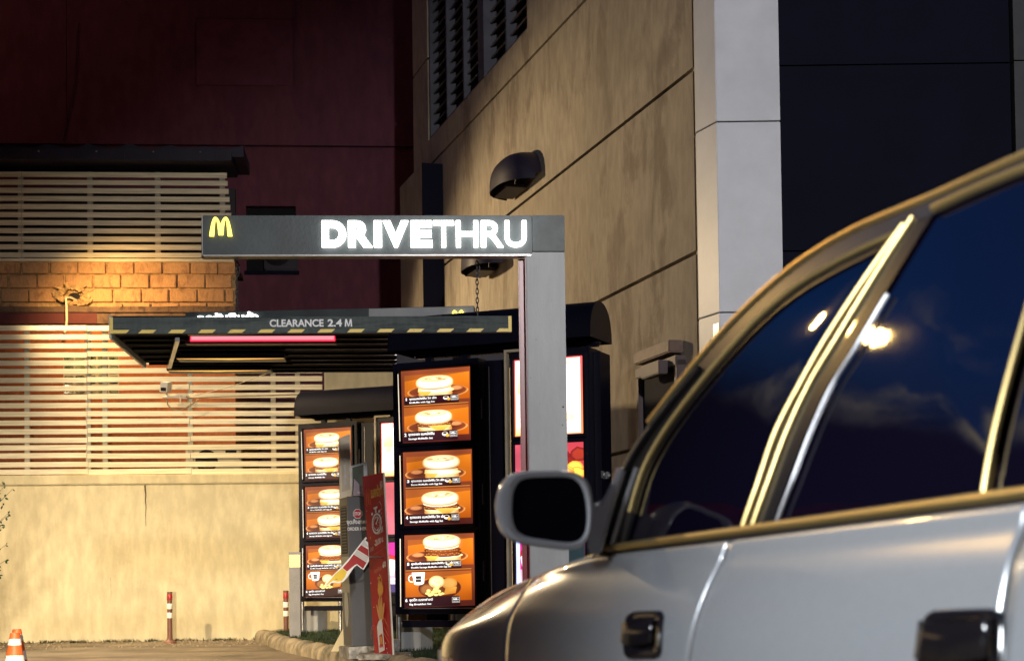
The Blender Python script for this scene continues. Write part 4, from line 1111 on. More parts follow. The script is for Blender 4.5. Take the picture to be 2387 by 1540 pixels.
# ================================================================== red banner stand
RB = Fr(-62, 880, 1400, 13.55)
rb = frame_thing('promotion_banner', RB, 'tall narrow red promotional banner, creased in the middle, standing against the order post', 'banner')
q_up = [RB.uv(*p_) for p_ in ((844.6, 1110), (894, 1100.8), (902.5, 1272), (860, 1299))]
q_dn = [RB.uv(*p_) for p_ in ((860, 1299.3), (902.5, 1272.3), (916, 1527), (873, 1524.6))]
RED, RED2 = (.46, .010, .020), (.34, .007, .015); WHT = (.75, .72, .70); YEL = (.78, .45, .08)
def qmap(q):
    TL, TR, BR, BL = q
    return lambda u, v, yy: ((TL[0]*(1-u)+TR[0]*u)*v + (BL[0]*(1-u)+BR[0]*u)*(1-v), yy, (TL[1]*(1-u)+TR[1]*u)*v + (BL[1]*(1-u)+BR[1]*u)*(1-v))
for nm, q in (('upper', q_up), ('lower', q_dn)):
    m = MB(); m.prism([q[3], q[2], q[1], q[0]], 0, .012); pn = m.build('banner_board', mat('board_edge', (.75, .68, .6), .5), rb)
    A = Art(-.0005, map_=qmap(q))
    if nm == 'upper':
        A.rect(0, .97, 0, 1, RED2, RED)
        A.poly([(0, .0), (.97, .10), (.97, .19), (0, .02)], [(.42, .01, .02)]*4)
        A.layer(); 
        mm = arches(.10, .34, .62, .84); A.mb.add([A.map(x, z, A.y) for x, z in mm], [list(range(len(mm)))]); A.mb.cols += [(.62, .10, .03)]*len(mm)
        A.text('แมคกล้าท้า', .36, .92, .70, .86, YEL, .03); A.text('60', .82, .95, .80, .90, (.7, .6, .55), .03)
        A.ring(.56, .36, .25, .135, .20, WHT); A.ring(.56, .36, .17, .09, .12, WHT); A.rect(.52, .60, .50, .56, WHT); A.rect(.46, .66, .55, .575, WHT)
        A.ell(.38, .50, .05, .02, WHT, WHT, n=12); A.ell(.74, .50, .05, .02, WHT, WHT, n=12)
        A.line([(.56, .36), (.66, .42)], .02, WHT); A.ell(.56, .36, .03, .015, WHT, WHT, n=12)
        for k in range(12): a = PI*k/6; A.ell(.56+.125*math.cos(a), .36+.066*math.sin(a), .012, .007, WHT, WHT, n=6)
        for k in range(4): A.line([(.84+.02*k, .50-.06*k), (.94, .52-.055*k)], .008, WHT)
        A.line([(.85, .62), (.92, .575), (.93, .54)], .01, WHT)
        A.text('วินาที', .66, .95, .20, .285, WHT, .03); A.text('-20.00 น.', .48, .96, .07, .15, WHT, .02); A.text('15.00', .05, .42, .035, .09, (.6, .3, .25), .02)
        for a, b_ in ((.2, .55), (.15, .42), (.9, .68), (.88, .33), (.3, .2)): A.rect(a, a+.03, b_, b_+.01, WHT)
    else:
        A.rect(0, .97, 0, 1, RED, RED2)
        A.text('สนุกกับเรา', .25, .68, .80, .86, (.62, .2, .12), .02); A.text('60', .72, .90, .82, .88, WHT, .03); A.text('ทันที', .42, .62, .735, .765, YEL, .02)
        A.ell(.55, .63, .17, .065, (.74, .36, .10), (.5, .12, .03), n=26, wob=.08)
        for k in range(6): A.rect(.43+.045*k, .455+.045*k, .60+.008*(k % 2), .70+.01*((k*3) % 4), YEL)
        # hand of fries rising from the carton
        hand = [(.44, .33), (.36, .40), (.30, .49), (.34, .50), (.41, .44), (.42, .53), (.45, .56), (.48, .46), (.50, .59), (.54, .585), (.56, .46), (.60, .56), (.64, .55), (.63, .45), (.72, .50), (.76, .49), (.70, .41), (.62, .34)]
        A.poly(hand, [(.70, .36, .12)]*len(hand)); 
        for k in range(5): A.line([(.45+.04*k, .34), (.44+.05*k, .46)], .008, (.5, .22, .06))
        A.poly([(.34, .02), (.66, .05), (.60, .32), (.56, .35), (.40, .33), (.30, .28)], [WHT]*6)
        A.poly([(.42, .07), (.60, .09), (.57, .21), (.40, .19)], [(.5, .02, .02)]*4)
        mm = arches(.44, .57, .105, .18); A.layer(); A.mb.add([A.map(x, z, A.y) for x, z in mm], [list(range(len(mm)))]); A.mb.cols += [YEL]*len(mm)
        A.text('เริ่มเลย', .36, .62, .075, .095, (.6, .2, .2), .02)
        A.ring(.12, .21, .17, .09, .06, (.62, .12, .10), a0=-.5, a1=PI*1.2); A.ring(.12, .21, .11, .06, .08, (.62, .12, .10), a0=-.9, a1=PI)
        A.line([(.70, .36), (.93, .27), (.93, .18), (.72, .26), (.70, .36)], .01, (.70, .25, .12)); A.line([(.66, .22), (.93, .12)], .01, (.7, .2, .1))
        for a, b_ in ((.12, .72), (.62, .76), (.22, .47), (.86, .82), (.8, .06), (.76, .11), (.1, .05), (.84, .02)): A.rect(a, a+.035, b_, b_+.012, WHT)
    A.build('printed_face', M_PRINT, pn)
m = MB(); xq = (q_dn[0][0]+q_dn[1][0])/2; m.tube([(xq, .03, .14), (xq, .03, q_up[0][1]-.02)], .012, 8); m.build('pole', M_STEEL, rb)
m = MB(); m.box(xq-.15, xq+.15, -.08, .10, .128, .142); m.build('foot_plate', M_STEEL, rb, bevel=.003)
# striped arm-shaped cutout pointing down left
AR = Fr(-8, 830, 1290, 13.2)
arm = frame_thing('pointing_arm_sign', AR, 'flat cutout of a red and white striped sleeve with a yellow hand pointing down left', 'sign')
def z8(x, y): return AR.uv((1150+x/2.596)/1.716, (2050+y/2.596)/1.716)
outl = [(812, 250), (822, 262), (808, 285), (835, 305), (845, 500), (790, 590), (755, 570), (722, 540), (690, 565), (665, 600), (630, 655), (600, 690), (572, 718), (530, 728), (490, 722), (455, 728), (410, 762), (398, 757), (396, 738), (430, 690), (480, 640), (560, 560), (640, 470), (660, 445), (740, 340)]
m = MB(); P_ = [z8(*p_) for p_ in outl]; m.prism(P_[::-1], 0, .012); m.build('cutout', M_WHITEPAINT, arm)
A = Art(-.0006)
def ap_(pts, col): A.poly([z8(*p_) for p_ in pts], [col]*len(pts))
ap_([(800, 270), (805, 300), (838, 345), (838, 360), (765, 330)], (.62, .60, .58))
ap_([(765, 333), (838, 378), (842, 455), (725, 380)], (.36, .010, .022))
ap_([(722, 385), (842, 460), (825, 512), (690, 428)], (.60, .58, .55))
ap_([(688, 430), (822, 515), (785, 578), (724, 530), (700, 540), (660, 572), (620, 607), (573, 570), (640, 495)], (.36, .010, .022))
ap_([(570, 573), (618, 610), (600, 660), (565, 705), (520, 712), (480, 700), (440, 725), (412, 752), (404, 742), (450, 690), (500, 630)], (.72, .50, .04))
A.rect(z8(500, 690)[0], z8(522, 690)[0], z8(510, 690)[1], z8(510, 684)[1], (.25, .15, .03))
A.build('printed_face', M_PRINT, arm)
m = MB(); pA = Vector((z8(800, 460)[0], .02, z8(800, 460)[1])); m.tube([pA, pA+Vector((.10, .32, 0))], .008, 8); m.build('bracket', M_STEEL, arm)

# ================================================================== bollard light, delineator posts, cones
BLf = Fr(4, 687, 1490, 18.6)
bl = frame_thing('bollard_light', BLf, 'grey square bollard light with a glowing warm head beside the far menu board', 'lamp')
xa, xb = BLf.x(674.5, 1400), BLf.x(700, 1400); z1_, z2_, z3_, z0_ = BLf.z(687, 1321), BLf.z(687, 1292), BLf.z(687, 1288), .0
m = MB(); m.box(xa, xb, 0, xb-xa, 0, z1_); m.build('post', mat('bollard_grey', (.16, .155, .17), .45, var=.15, scale=4), bl, bevel=.004)
M_BOL = glow('lit_warm_head', (1.0, .64, .20), 1.7)
m = MB(); m.box(xa+.004, xb-.004, .004, xb-xa-.004, z1_+.001, z2_); m.build('lamp_glass', M_BOL, bl)
m = MB()
for k in range(4): z = z1_+(z2_-z1_)*(k+.8)/4.6; m.box(xa-.004, xb+.004, -.004, xb-xa+.004, z, z+.004)
m.build('louvre_rings', MATS['bollard_grey'], bl)
m = MB(); m.box(xa-.005, xb+.005, -.005, xb-xa+.005, z2_+.0005, z3_+.01); m.build('cap', MATS['bollard_grey'], bl, bevel=.003)

def delineator(px, pyb, pyt, Y, label):
    D = Fr(0, px, pyb, Y); r = frame_thing('delineator_post', D, label, 'traffic post', 'striped delineator posts along the cream wall')
    h = D.z(px, pyt); rr = .032
    m = MB(); m.lathe([(.09, 0), (.085, .02), (.05, .04), (rr+.004, .06), (rr, .10), (rr, h-.02), (rr+.003, h-.018), (rr+.003, h-.005), (rr*.6, h)], n=20)
    m.build('post', mat('post_brown', (.17, .07, .045), .5, var=.15), r, smooth=True)
    m = MB(); rb_ = h/.655
    def band(a, b_, m_):
        q = MB(); q.lathe([(rr+.002, a), (rr+.003, a+.002), (rr+.003, b_-.002), (rr+.002, b_)], n=20, caps=False); q.build('band', m_, r, smooth=True)
    band(h*.84, h*.95, mat('band_red', (.40, .02, .02), .4, var=.2, scale=20)); band(h*.665, h*.77, mat('band_white', (.70, .67, .62), .4, var=.3, scale=16, lo=.2, hi=.45)); band(h*.49, h*.595, MATS['band_white'])
    return r
delineator(396, 1490, 1378, 20.6, 'striped red and white post standing alone against the cream wall')
delineator(667, 1481, 1375, 20.9, 'striped post half hidden behind the bollard light')

def cone(px, pyt, Y, ztop, label, rot=0):
    D = Fr(0, px, pyt, Y); r = frame_thing('traffic_cone', D, label, 'traffic cone', 'orange traffic cones at the left edge')
    h = ztop
    def rad(z): return .032+(.105-.032)*(1-z/h)
    m = MB(); m.lathe([(rad(0), .03), (rad(.03), .032), (rad(h), h), (rad(h)*.8, h+.002), (rad(h)*.75, h-.03)], n=28)
    m.box(-.16, .16, -.16, .16, 0, .03); m.build('cone_body', mat('cone_orange', (.70, .12, .025), .5, var=.12, scale=9), r, smooth=True)
    for a, b_ in ((.79, .90), (.45, .61)):
        q = MB(); q.lathe([(rad(h*a)+.0015, h*a), (rad(h*b_)+.0015, h*b_)], n=28, caps=False); q.build('reflective_band', mat('cone_white', (.85, .82, .76), .45, var=.06, scale=20), r, smooth=True)
    return r
zc_ = at(34, 1474.5, 11.6).z
cone(34.3, 1474.5, 11.6, at(34.3, 1474.5, 11.6).z, 'front orange and white traffic cone at the lower left')
cone(39.5, 1466, 12.3, at(39.5, 1465.5, 12.3).z, 'rear orange and white traffic cone mostly hidden behind the front one')

# ================================================================== security camera on the fence
SCf = Fr(4.4, 385, 905, 21.1)
sc = frame_thing('security_camera', SCf, 'boxy white security camera on a thin arm in front of the slat fence, cable drooping', 'camera')
def sp(px, py, dy=0.0): x, z = SCf.uv(px, py, dy); return Vector((x, dy, z))
M_CAMW = mat('camera_white', (.62, .58, .50), .4, var=.05)
a, b_ = sp(371, 917, -.1), sp(393, 890, -.1)
m = MB(); cx_ = sp(383, 0).x; 
F0 = [sp(371, 913, -.16), sp(389.5, 914, -.16), sp(391, 891, -.16), sp(374, 890, -.16)]
F1 = [p_+Vector((.03, .22, .035)) for p_ in F0]
m.add(F0+F1, [(0, 1, 2, 3), (7, 6, 5, 4), (0, 4, 5, 1), (1, 5, 6, 2), (2, 6, 7, 3), (3, 7, 4, 0)]); m.build('housing', M_CAMW, sc, bevel=.006)
m = MB(); G0 = [sp(374.5, 911, -.163), sp(387, 911.5, -.163), sp(387, 903, -.163), sp(374.5, 902.5, -.163)]
m.add(G0+[p_+Vector((0, .004, 0)) for p_ in G0], [(0, 1, 2, 3), (7, 6, 5, 4), (0, 4, 5, 1), (1, 5, 6, 2), (2, 6, 7, 3), (3, 7, 4, 0)]); m.build('lens_window', M_GROOVE, sc)
m = MB(); m.tube([sp(388, 915, -.05), sp(389, 922, -.03), sp(389, 926, -.03)], .012, 8); m.tube([sp(379, 925, -.03), sp(420, 926, -.03), sp(436, 927, 0)], .014, 8)
m.box(sp(421, 926).x-.006, sp(421, 926).x+.006, -.05, .0, sp(421, 937).z, sp(421, 921).z); m.build('arm', M_CAMW, sc)
m = MB(); cp = [(389, 922), (388.5, 932), (391, 943), (397, 950), (408, 954.5), (420, 955), (432, 951), (444, 944), (455, 936), (463, 930)]
m.tube([sp(a, b_, -.02) for a, b_ in cp], .009, 8); m.build('cable', mat('cable_beige', (.26, .20, .12), .5), sc, smooth=True)
sw = frame_thing('wire_span', SCf, 'thin wires and slim pipe running right from the security camera across the fence', 'wires')
m = MB()
m.tube([sp(425, 928, 0), sp(520, 924, 0), sp(600, 922, 0), sp(700, 919, 0), sp(760, 915, 0)], .010, 6); m.build('slim_pipe', MATS['cable_beige'], sw)
m = MB(); m.tube([sp(430, 926, 0), sp(470, 918, -.3), sp(540, 900, -1.0), sp(640, 864, -2.4)], .004, 5)
for k in range(9): m.tube([sp(434+k*4, 925-k*.9, -.02*k), sp(437+k*4, 921.5-k*.9, -.02*k)], .005, 5)
m.build('thin_wire', MATS['cable_beige'], sw)

# ================================================================== kerb, island, planting
edge = [at(632, 1493, 21.0), at(640, 1499, 20.0), at(668, 1510, 18.6)]
edge = [(p_.x, p_.y) for p_ in [at(628, 1491, 21.2), at(634, 1496, 20.2), at(655, 1508, 18.7), at(700, 1522, 17.1), at(760, 1535, 15.8), at(830, 1552, 14.6)]] + [(-.80, 12.9), (-.35, 11.5), (-.05, 10.7), (.15, 10.3), (.40, 10.1), (.62, 10.35), (.75, 11.2), (.95, 13.0), (.55, 16.2), (-.15, 16.5), (-.7, 20.8), (-1.9, 21.3)]
def smooth_path(P, sub=6, closed=True):
    out = []; n = len(P)
    for i in range(n if closed else n-1):
        p0, p1, p2, p3 = [Vector(P[(i+k) % n]) for k in (-1, 0, 1, 2)]
        for s_ in range(sub):
            t = s_/sub
            out.append(.5*((2*p1)+(-p0+p2)*t+(2*p0-5*p1+4*p2-p3)*t*t+(-p0+3*p1-3*p2+p3)*t*t*t))
    return out
ep = smooth_path(edge)
m = MB(); m.add([(p_.x, p_.y, .115) for p_ in ep], [list(range(len(ep)))])
tag(m.build('island_soil', mat('soil_green', (.035, .05, .018), .9, var=.4, scale=9, bump=.6)), kind='structure')
m = MB(); n = len(ep)
M_KERB = mat('kerb_stone', (.32, .26, .17), .8, var=.45, scale=5, bump=.7, bscale=22, col2=(.07, .06, .035))
prof = [(-.10, -.01), (-.098, .06), (-.085, .105), (-.05, .138), (0, .148), (.05, .14), (.075, .11)]
rows = []
for i in range(n):
    t = (ep[(i+1) % n]-ep[i-1]).normalized(); nrm = Vector((-t.y, t.x))
    rows.append((ep[i], nrm))
area = sum(ep[i].x*ep[(i+1) % n].y-ep[(i+1) % n].x*ep[i].y for i in range(n))
sg = 1 if area > 0 else -1
rws = []
for i, (p_, nr) in enumerate(rows):
    wob = random.uniform(-.006, .006); dip = .022 if i % 3 == 0 else 0
    rws.append([(p_.x+nr.x*sg*(u+wob), p_.y+nr.y*sg*(u+wob), max(-.01, v-dip*(v > .03))) for u, v in prof])
rws.append(rws[0]); m.grid(rws)
tag(m.build('kerb', M_KERB, smooth=True), kind='structure')
# grass
def inside(x, y):
    r = False; j = n-1
    for i in range(n):
        if (ep[i].y > y) != (ep[j].y > y) and x < (ep[j].x-ep[i].x)*(y-ep[i].y)/(ep[j].y-ep[i].y+1e-12)+ep[i].x: r = not r
        j = i
    return r
m = MB(); cnt = 0
while cnt < 26000:
    x, y = random.uniform(-3.0, 1.0), random.uniform(10.2, 21.2)
    if not inside(x, y): continue
    cnt += 1
    a = random.uniform(0, 6.3); h = random.uniform(.015, .05); w = .004; lx, ly = random.uniform(-.02, .02), random.uniform(-.02, .02)
    m.add([(x-math.cos(a)*w, y-math.sin(a)*w, .113), (x+math.cos(a)*w, y+math.sin(a)*w, .113), (x+lx, y+ly, .113+h)], [(0, 1, 2)])
me_g = bpy.data.meshes.new('grass'); me_g.from_pydata(m.v, [], m.f); me_g.materials.append(mat('grass_green', (.022, .045, .016), .8, var=.5, scale=3))
og = bpy.data.objects.new('grass', me_g); COL.objects.link(og); tag(og, 'short green grass on the kerbed island', 'grass', kind='stuff')
# weeds and grit along the wall foot
m = MB()
for k in range(1500):
    t = random.uniform(0, 1); px = -60+t*740
    dens = noise.noise(Vector((px*.02, 3, 1)))
    if dens < -.05 and random.random() < .75: continue
    x = B.x(px, 1490); yy = -random.uniform(.0, .10); h = random.uniform(.008, .05); a = random.uniform(0, 6.3); w = random.uniform(.004, .014)
    p_ = B.o+B.r*x+B.b*yy
    m.add([(p_.x-math.cos(a)*w, p_.y-math.sin(a)*w, 0), (p_.x+math.cos(a)*w, p_.y+math.sin(a)*w, 0), (p_.x+random.uniform(-.03, .03), p_.y+random.uniform(-.02, .02), h)], [(0, 1, 2)])
me_g = bpy.data.meshes.new('weeds'); me_g.from_pydata(m.v, [], m.f); me_g.materials.append(mat('weed_dark', (.07, .065, .03), .8, var=.5, scale=5))
og = bpy.data.objects.new('weeds', me_g); COL.objects.link(og); tag(og, 'scrubby weeds along the foot of the cream wall', 'weeds', kind='stuff')
m = MB()
for k in range(420):
    px, dy = random.uniform(-40, 640), -random.uniform(.0, 1)**2*2.2-.02
    p_ = B.o+B.r*B.x(px, 1495)+B.b*dy; s_ = random.uniform(.004, .014)
    m.box(p_.x-s_, p_.x+s_, p_.y-s_, p_.y+s_, 0, s_)
tag(m.build('gravel', mat('grit', (.30, .24, .16), .9)), 'loose grit scattered along the wall', 'gravel', kind='stuff')
# shrub whose leaf tips enter at the left edge
SH = Fr(0, 0, 1250, 13.0)
sh = frame_thing('shrub', SH, 'leafy shrub whose twig tips reach in at the left edge before the cream wall', 'shrub')
m = MB(); stem = MB(); bz = Vector((-.42, 0, 0))
for tip in ((18, 1132), (19, 1137), (8, 1162), (12, 1178), (10, 1196), (17, 1204), (16, 1270), (8, 1306), (3, 1330), (-20, 1150), (-15, 1230), (-25, 1290), (-30, 1100), (-22, 1060), (-40, 1200), (-45, 1250), (-50, 1320), (-60, 1170), (4, 1222), (-12, 1340), (-40, 1380)):
    x, z = SH.uv(*tip); yy = random.uniform(-.1, .12); T = Vector((x, yy, z)); A0 = Vector((bz.x+random.uniform(-.05, .05), 0, z*.55))
    mid_ = (A0+T)/2+Vector((0, 0, .09))
    pth = [A0*(1-t)**2+mid_*2*t*(1-t)+T*t*t for t in [i/8 for i in range(9)]]
    stem.tube([bz, A0], [.014, .009], 6); stem.tube(pth, [.006-.0006*i for i in range(9)], 5)
    for i in range(2, 9):
        for s_ in (-1, 1):
            L = random.uniform(.022, .04); d = Vector((random.uniform(-.5, 1), random.uniform(-.6, .6), s_*random.uniform(.2, 1)-.3)).normalized(); u = d.cross(Vector((random.uniform(-1, 1), 1, random.uniform(-1, 1)))).normalized()*L*.28
            p_ = pth[i]; m.add([p_, p_+d*L*.5+u, p_+d*L, p_+d*L*.5-u], [(0, 1, 2, 3)])
stem.build('stems', mat('bark', (.08, .05, .03), .8), sh)
m.build('leaves', mat('leaf_green', (.035, .07, .025), .5, var=.4, scale=8), sh)
# ================================================================== car in the foreground
CARF = Fr(-70, 1400, 1290, 3.9)
car = frame_thing('parked_car', CARF, 'silver grey saloon car close in the foreground, dark windows with golden trim', 'car')
CW = 1.52
Z0 = CARF.z(1400, 1290)
print('belt z0', Z0, 'right', CARF.uv(2387, 1163))
tR, zR = CARF.uv(2387, 1163)
def zbelt(t):
    tt = max(-.1, min(t, 2.6)); return Z0 + (zR-Z0)*(tt/tR if tt > 0 else 0) + .012*math.sin(PI*min(1, max(0, tt/tR)))*0
def sec(pts): return pts
def mid_sec(t):
    zb = zbelt(t)
    return [(.07, .17), (.0, .19), (-.045, .28), (-.068, .40), (-.077, .51), (-.072, .61), (-.05, zb-.11), (-.022, zb-.045), (0, zb), (.10, zb+.015), (.35, zb+.02), (.76, zb+.025)]
def shift(s_, dw, zt=None, z0=None):
    o = []
    for w, z in s_:
        if zt is not None: z = z0 + (z-.17)*(zt-z0)/(.80-.17)
        o.append((w+dw*(1-w/.76), z))
    return o
S10 = [(.07, .17), (.0, .19), (-.045, .28), (-.066, .40), (-.076, .49), (-.062, .565), (-.015, .612), (.045, .658), (.115, .698), (.24, .735), (.46, .757), (.76, .766)]
S05 = [(.07, .17), (.0, .19), (-.045, .28), (-.068, .40), (-.076, .50), (-.066, .60), (-.035, .665), (.0, .712), (.045, .742), (.20, .775), (.44, .795), (.76, .803)]
S02 = [(.07, .17), (.0, .19), (-.045, .28), (-.068, .40), (-.077, .51), (-.070, .61), (-.045, .68), (-.018, .735), (.012, .770), (.16, .800), (.40, .818), (.76, .826)]
ST = [(-1.98, shift(S10, .42, .52, .26)), (-1.88, shift(S10, .30, .60, .20)), (-1.65, shift(S10, .19, .68, .17)), (-1.35, shift(S10, .09, .75, .17)),
      (-1.0, S10), (-.5, S05), (-.2, S02), (0, mid_sec(0)), (.5, mid_sec(.5)), (1.0, mid_sec(1)), (1.5, mid_sec(1.5)), (1.9, mid_sec(1.9)),
      (2.3, shift(mid_sec(2.3), .02)), (2.7, shift(mid_sec(2.3), .05)), (2.95, shift(mid_sec(2.3), .12)), (3.05, shift(mid_sec(2.3), .30, .78, .24))]
def section(t):
    t = max(ST[0][0], min(ST[-1][0], t))
    i = max(k for k in range(len(ST)-1) if ST[k][0] <= t or k == 0)
    a = ST[max(i-1, 0)]; b_ = ST[i]; c_ = ST[i+1]; d = ST[min(i+2, len(ST)-1)]
    u = (t-b_[0])/(c_[0]-b_[0]); out = []
    for k in range(12):
        q = []
        for ax in (0, 1):
            p1, p2 = b_[1][k][ax], c_[1][k][ax]
            m1 = (p2-a[1][k][ax])/(c_[0]-a[0])*(c_[0]-b_[0]) if c_[0] != a[0] else 0
            m2 = (d[1][k][ax]-p1)/(d[0]-b_[0])*(c_[0]-b_[0]) if d[0] != b_[0] else 0
            h = u*u*u; s2 = u*u
            q.append((2*h-3*s2+1)*p1+(h-2*s2+u)*m1+(-2*h+3*s2)*p2+(h-s2)*m2)
        out.append(q)
    # refine between the twelve points
    fin = []
    for k in range(11):
        p0, p1, p2, p3 = [Vector(out[min(11, max(0, k+j))]) for j in (-1, 0, 1, 2)]
        for s_ in range(5):
            v = s_/5
            fin.append(.5*((2*p1)+(-p0+p2)*v+(2*p0-5*p1+4*p2-p3)*v*v+(-p0+3*p1-3*p2+p3)*v*v*v))
    fin.append(Vector(out[11])); return fin
KB = 8*5          # index of the belt point
def wside(t, z):
    s_ = section(t)
    for a, b_ in zip(s_[3:KB], s_[4:KB+1]):
        if a.y <= z <= b_.y: return a.x+(b_.x-a.x)*(z-a.y)/(b_.y-a.y+1e-9)
    return s_[KB].x if z > s_[KB].y else s_[5].x
ZB = lambda t: zbelt(t)
def wup(z): 
    u = max(0.0, (z-.79)/.61); return .20*u**1.25
def solve_low(px, py):
    w = 0
    for _ in range(12):
        t, z = CARF.uv(px, py, w); w = .5*w+.5*wside(t, z)
    return t, z
def solve_up(px, py):
    w = .05
    for _ in range(14):
        t, z = CARF.uv(px, py, w); w = .5*w+.5*wup(z)
    return t, z
sA = solve_low(1690, 1285); sB = solve_low(1606, 1520); sC = solve_low(1200, 1420); sD = solve_low(1180, 1530)
print('seams', sA, sB, 'front', sC, sD)
M_PAINT = mat('silver_paint', (.52, .535, .55), .26, metal=.45, var=.015, coat=1.0, scale=60)
M_GLASS = mat('tinted_glass', (.004, .003, .010), .03, var=0, ior=2.2, bump=.12, bscale=1.5)
M_GOLD = mat('polished_trim', (.90, .68, .28), .42, metal=1.0, var=.05)
M_RUB = mat('rubber_black', (.012, .011, .014), .35, var=.1)
M_HANDLE = mat('handle_black', (.012, .010, .012), .16, var=.1, coat=.6)
def seam_t(z):     # gap between the two doors leans with height
    (t1, z1), (t2, z2) = sA, sB
    k = (z-z2)/(z1-z2+1e-9); return t2+(t1-t2)*k
def T_(t, w, z): return (t, w, z)
def warp(t, z):    # columns follow the leaning seam around it
    base = seam_t(.66); d = (seam_t(z)-base)
    f = max(0.0, 1-abs(t-base)/.7); return t+d*f
wheel_t = (-1.32, 1.82); WR = .30
class Pair(tuple):
    pass
def par(p_, i): return p_[i] if isinstance(p_, Pair) else p_
class Two:
    """the same part on the near and the far flank: two objects"""
    def __init__(s): s.mbs = (MB(), MB())
    def build(s, name, m, parent, **kw):
        return Pair([mb.build(name, m, par(parent, i), **kw) for i, mb in enumerate(s.mbs)])
def shell(t0, t1, k0, k1, n, off=0.0, both=True, cut=True):
    tw = Two()
    for side_ in (0, 1):
        m = tw.mbs[side_]
        ts = [t0+(t1-t0)*i/n for i in range(n+1)]
        rows = []
        for t in ts:
            s_ = section(t); row = []
            for k in range(k0, k1+1):
                w, z = s_[k].x+off, s_[k].y
                tt = warp(t, z) if z < ZB(t)+.02 else t
                row.append((tt, CW-w if side_ else w, z))
            rows.append(row)
        base = len(m.v); wd = len(rows[0]); m.v += [p_ for r in rows for p_ in r]
        for i in range(n):
            for j in range(wd-1):
                a = base+i*wd+j; q = [a, a+1, a+wd+1, a+wd]
                cx = sum(m.v[x][0] for x in q)/4; cz = sum(m.v[x][2] for x in q)/4
                if cut and any(math.hypot(cx-wt, cz-.27) < WR for wt in wheel_t) and j+k0 < KB: continue
                m.f.append(q if not side_ else q[::-1]); m.m.append(0)
    return tw
tB = seam_t(.66); tF = tB-1.12; tRr = tB+.98; g_ = .0035
print('tF,tB,tR', tF, tB, tRr)
body = shell(-1.98, tF-g_, 0, KB, 60).build('front_wing', M_PAINT, car, smooth=True, solid=.004)
shell(tRr+g_, 3.05, 0, KB, 50).build('rear_wing', M_PAINT, car, smooth=True, solid=.004)
fd = shell(tF+g_, tB-g_, 8, KB, 60).build('front_door', M_PAINT, car, smooth=True, solid=.004)
rd = shell(tB+g_, tRr-g_, 8, KB, 50).build('rear_door', M_PAINT, car, smooth=True, solid=.004)
shell(tF, tRr, 0, 7, 40).build('sill', M_PAINT, car, smooth=True, solid=.004)
shell(-1.8, 2.9, 4, KB, 120, off=.016).build('inner_body', M_RUB, car)
def deck(t0, t1, n, name):
    m = MB(); rows = []
    for i in range(n+1):
        t = t0+(t1-t0)*i/n; s_ = section(t)[KB:]
        rows.append([(t, v.x, v.y) for v in s_]+[(t, CW-v.x, v.y) for v in s_[-2::-1]])
    m.grid(rows); return m.build(name, M_PAINT, car, smooth=True)
deck(-1.98, .16, 60, 'bonnet'); deck(2.28, 3.05, 24, 'boot_lid')
for e, nm in ((-1.98, 'nose_panel'), (3.05, 'tail_panel')):
    s_ = section(e); m = MB(); pts = [(e, v.x, v.y) for v in s_]+[(e, CW-v.x, v.y) for v in s_[::-1]]
    m.add(pts, [list(range(len(pts)))]); m.build(nm, M_PAINT, car)
m = MB(); m.box(-1.9, 3.0, .09, CW-.09, .16, .2); m.build('underbody', M_RUB, car)
# lamps and plates front and rear (other side of the view, kept simple but real)
for wv in (.34, CW-.34-.0):
    m = MB(); m.box(-2.0, -1.96, wv-.13, wv+.13, .40, .49); m.build('headlight', mat('lamp_glass_clear', (.5, .5, .5), .1, coat=1), car, bevel=.01)
    m = MB(); m.box(3.035, 3.07, wv-.16, wv+.12, .55, .70); m.build('tail_light', mat('lamp_glass_red', (.3, .01, .01), .15, coat=1), car, bevel=.01)
# seam: highlight on the door gap's edge, put in as a pale strip
def on_low(t, z, o=.0): return (t, wside(t, z)-o, z)
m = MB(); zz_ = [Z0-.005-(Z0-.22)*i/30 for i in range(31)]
m.tube([on_low(seam_t(z)+.004, z, .0008) for z in zz_], .0042, 6); m.build('door_edge_highlight', mat('pale_paint_highlight', (.62, .62, .64), .2, metal=.3, coat=1), rd[0], smooth=True)
# wheels
for t in wheel_t:
    for wv in ((.20, CW-.20) if t < 0 else (.085, CW-.085)):
        m = MB(); prof = [(.17, -.09), (.25, -.10), (.285, -.085), (.295, -.04), (.295, .04), (.285, .085), (.25, .10), (.17, .09)]
        m.lathe(prof, n=40); m.v = [(t+v[0], wv+v[2], .295+v[1]) for v in m.v]; wl = m.build('wheel', M_RUB, car, smooth=True)
        m = MB(); m.lathe([(.17, -.075), (.15, -.06), (.05, -.07), (.03, -.08)], n=30)
        sgn = 1 if wv < .7 else -1
        m.v = [(t+v[0], wv+sgn*(v[2]), .295+v[1]) for v in m.v]; m.build('rim', M_STEEL, wl, smooth=True)
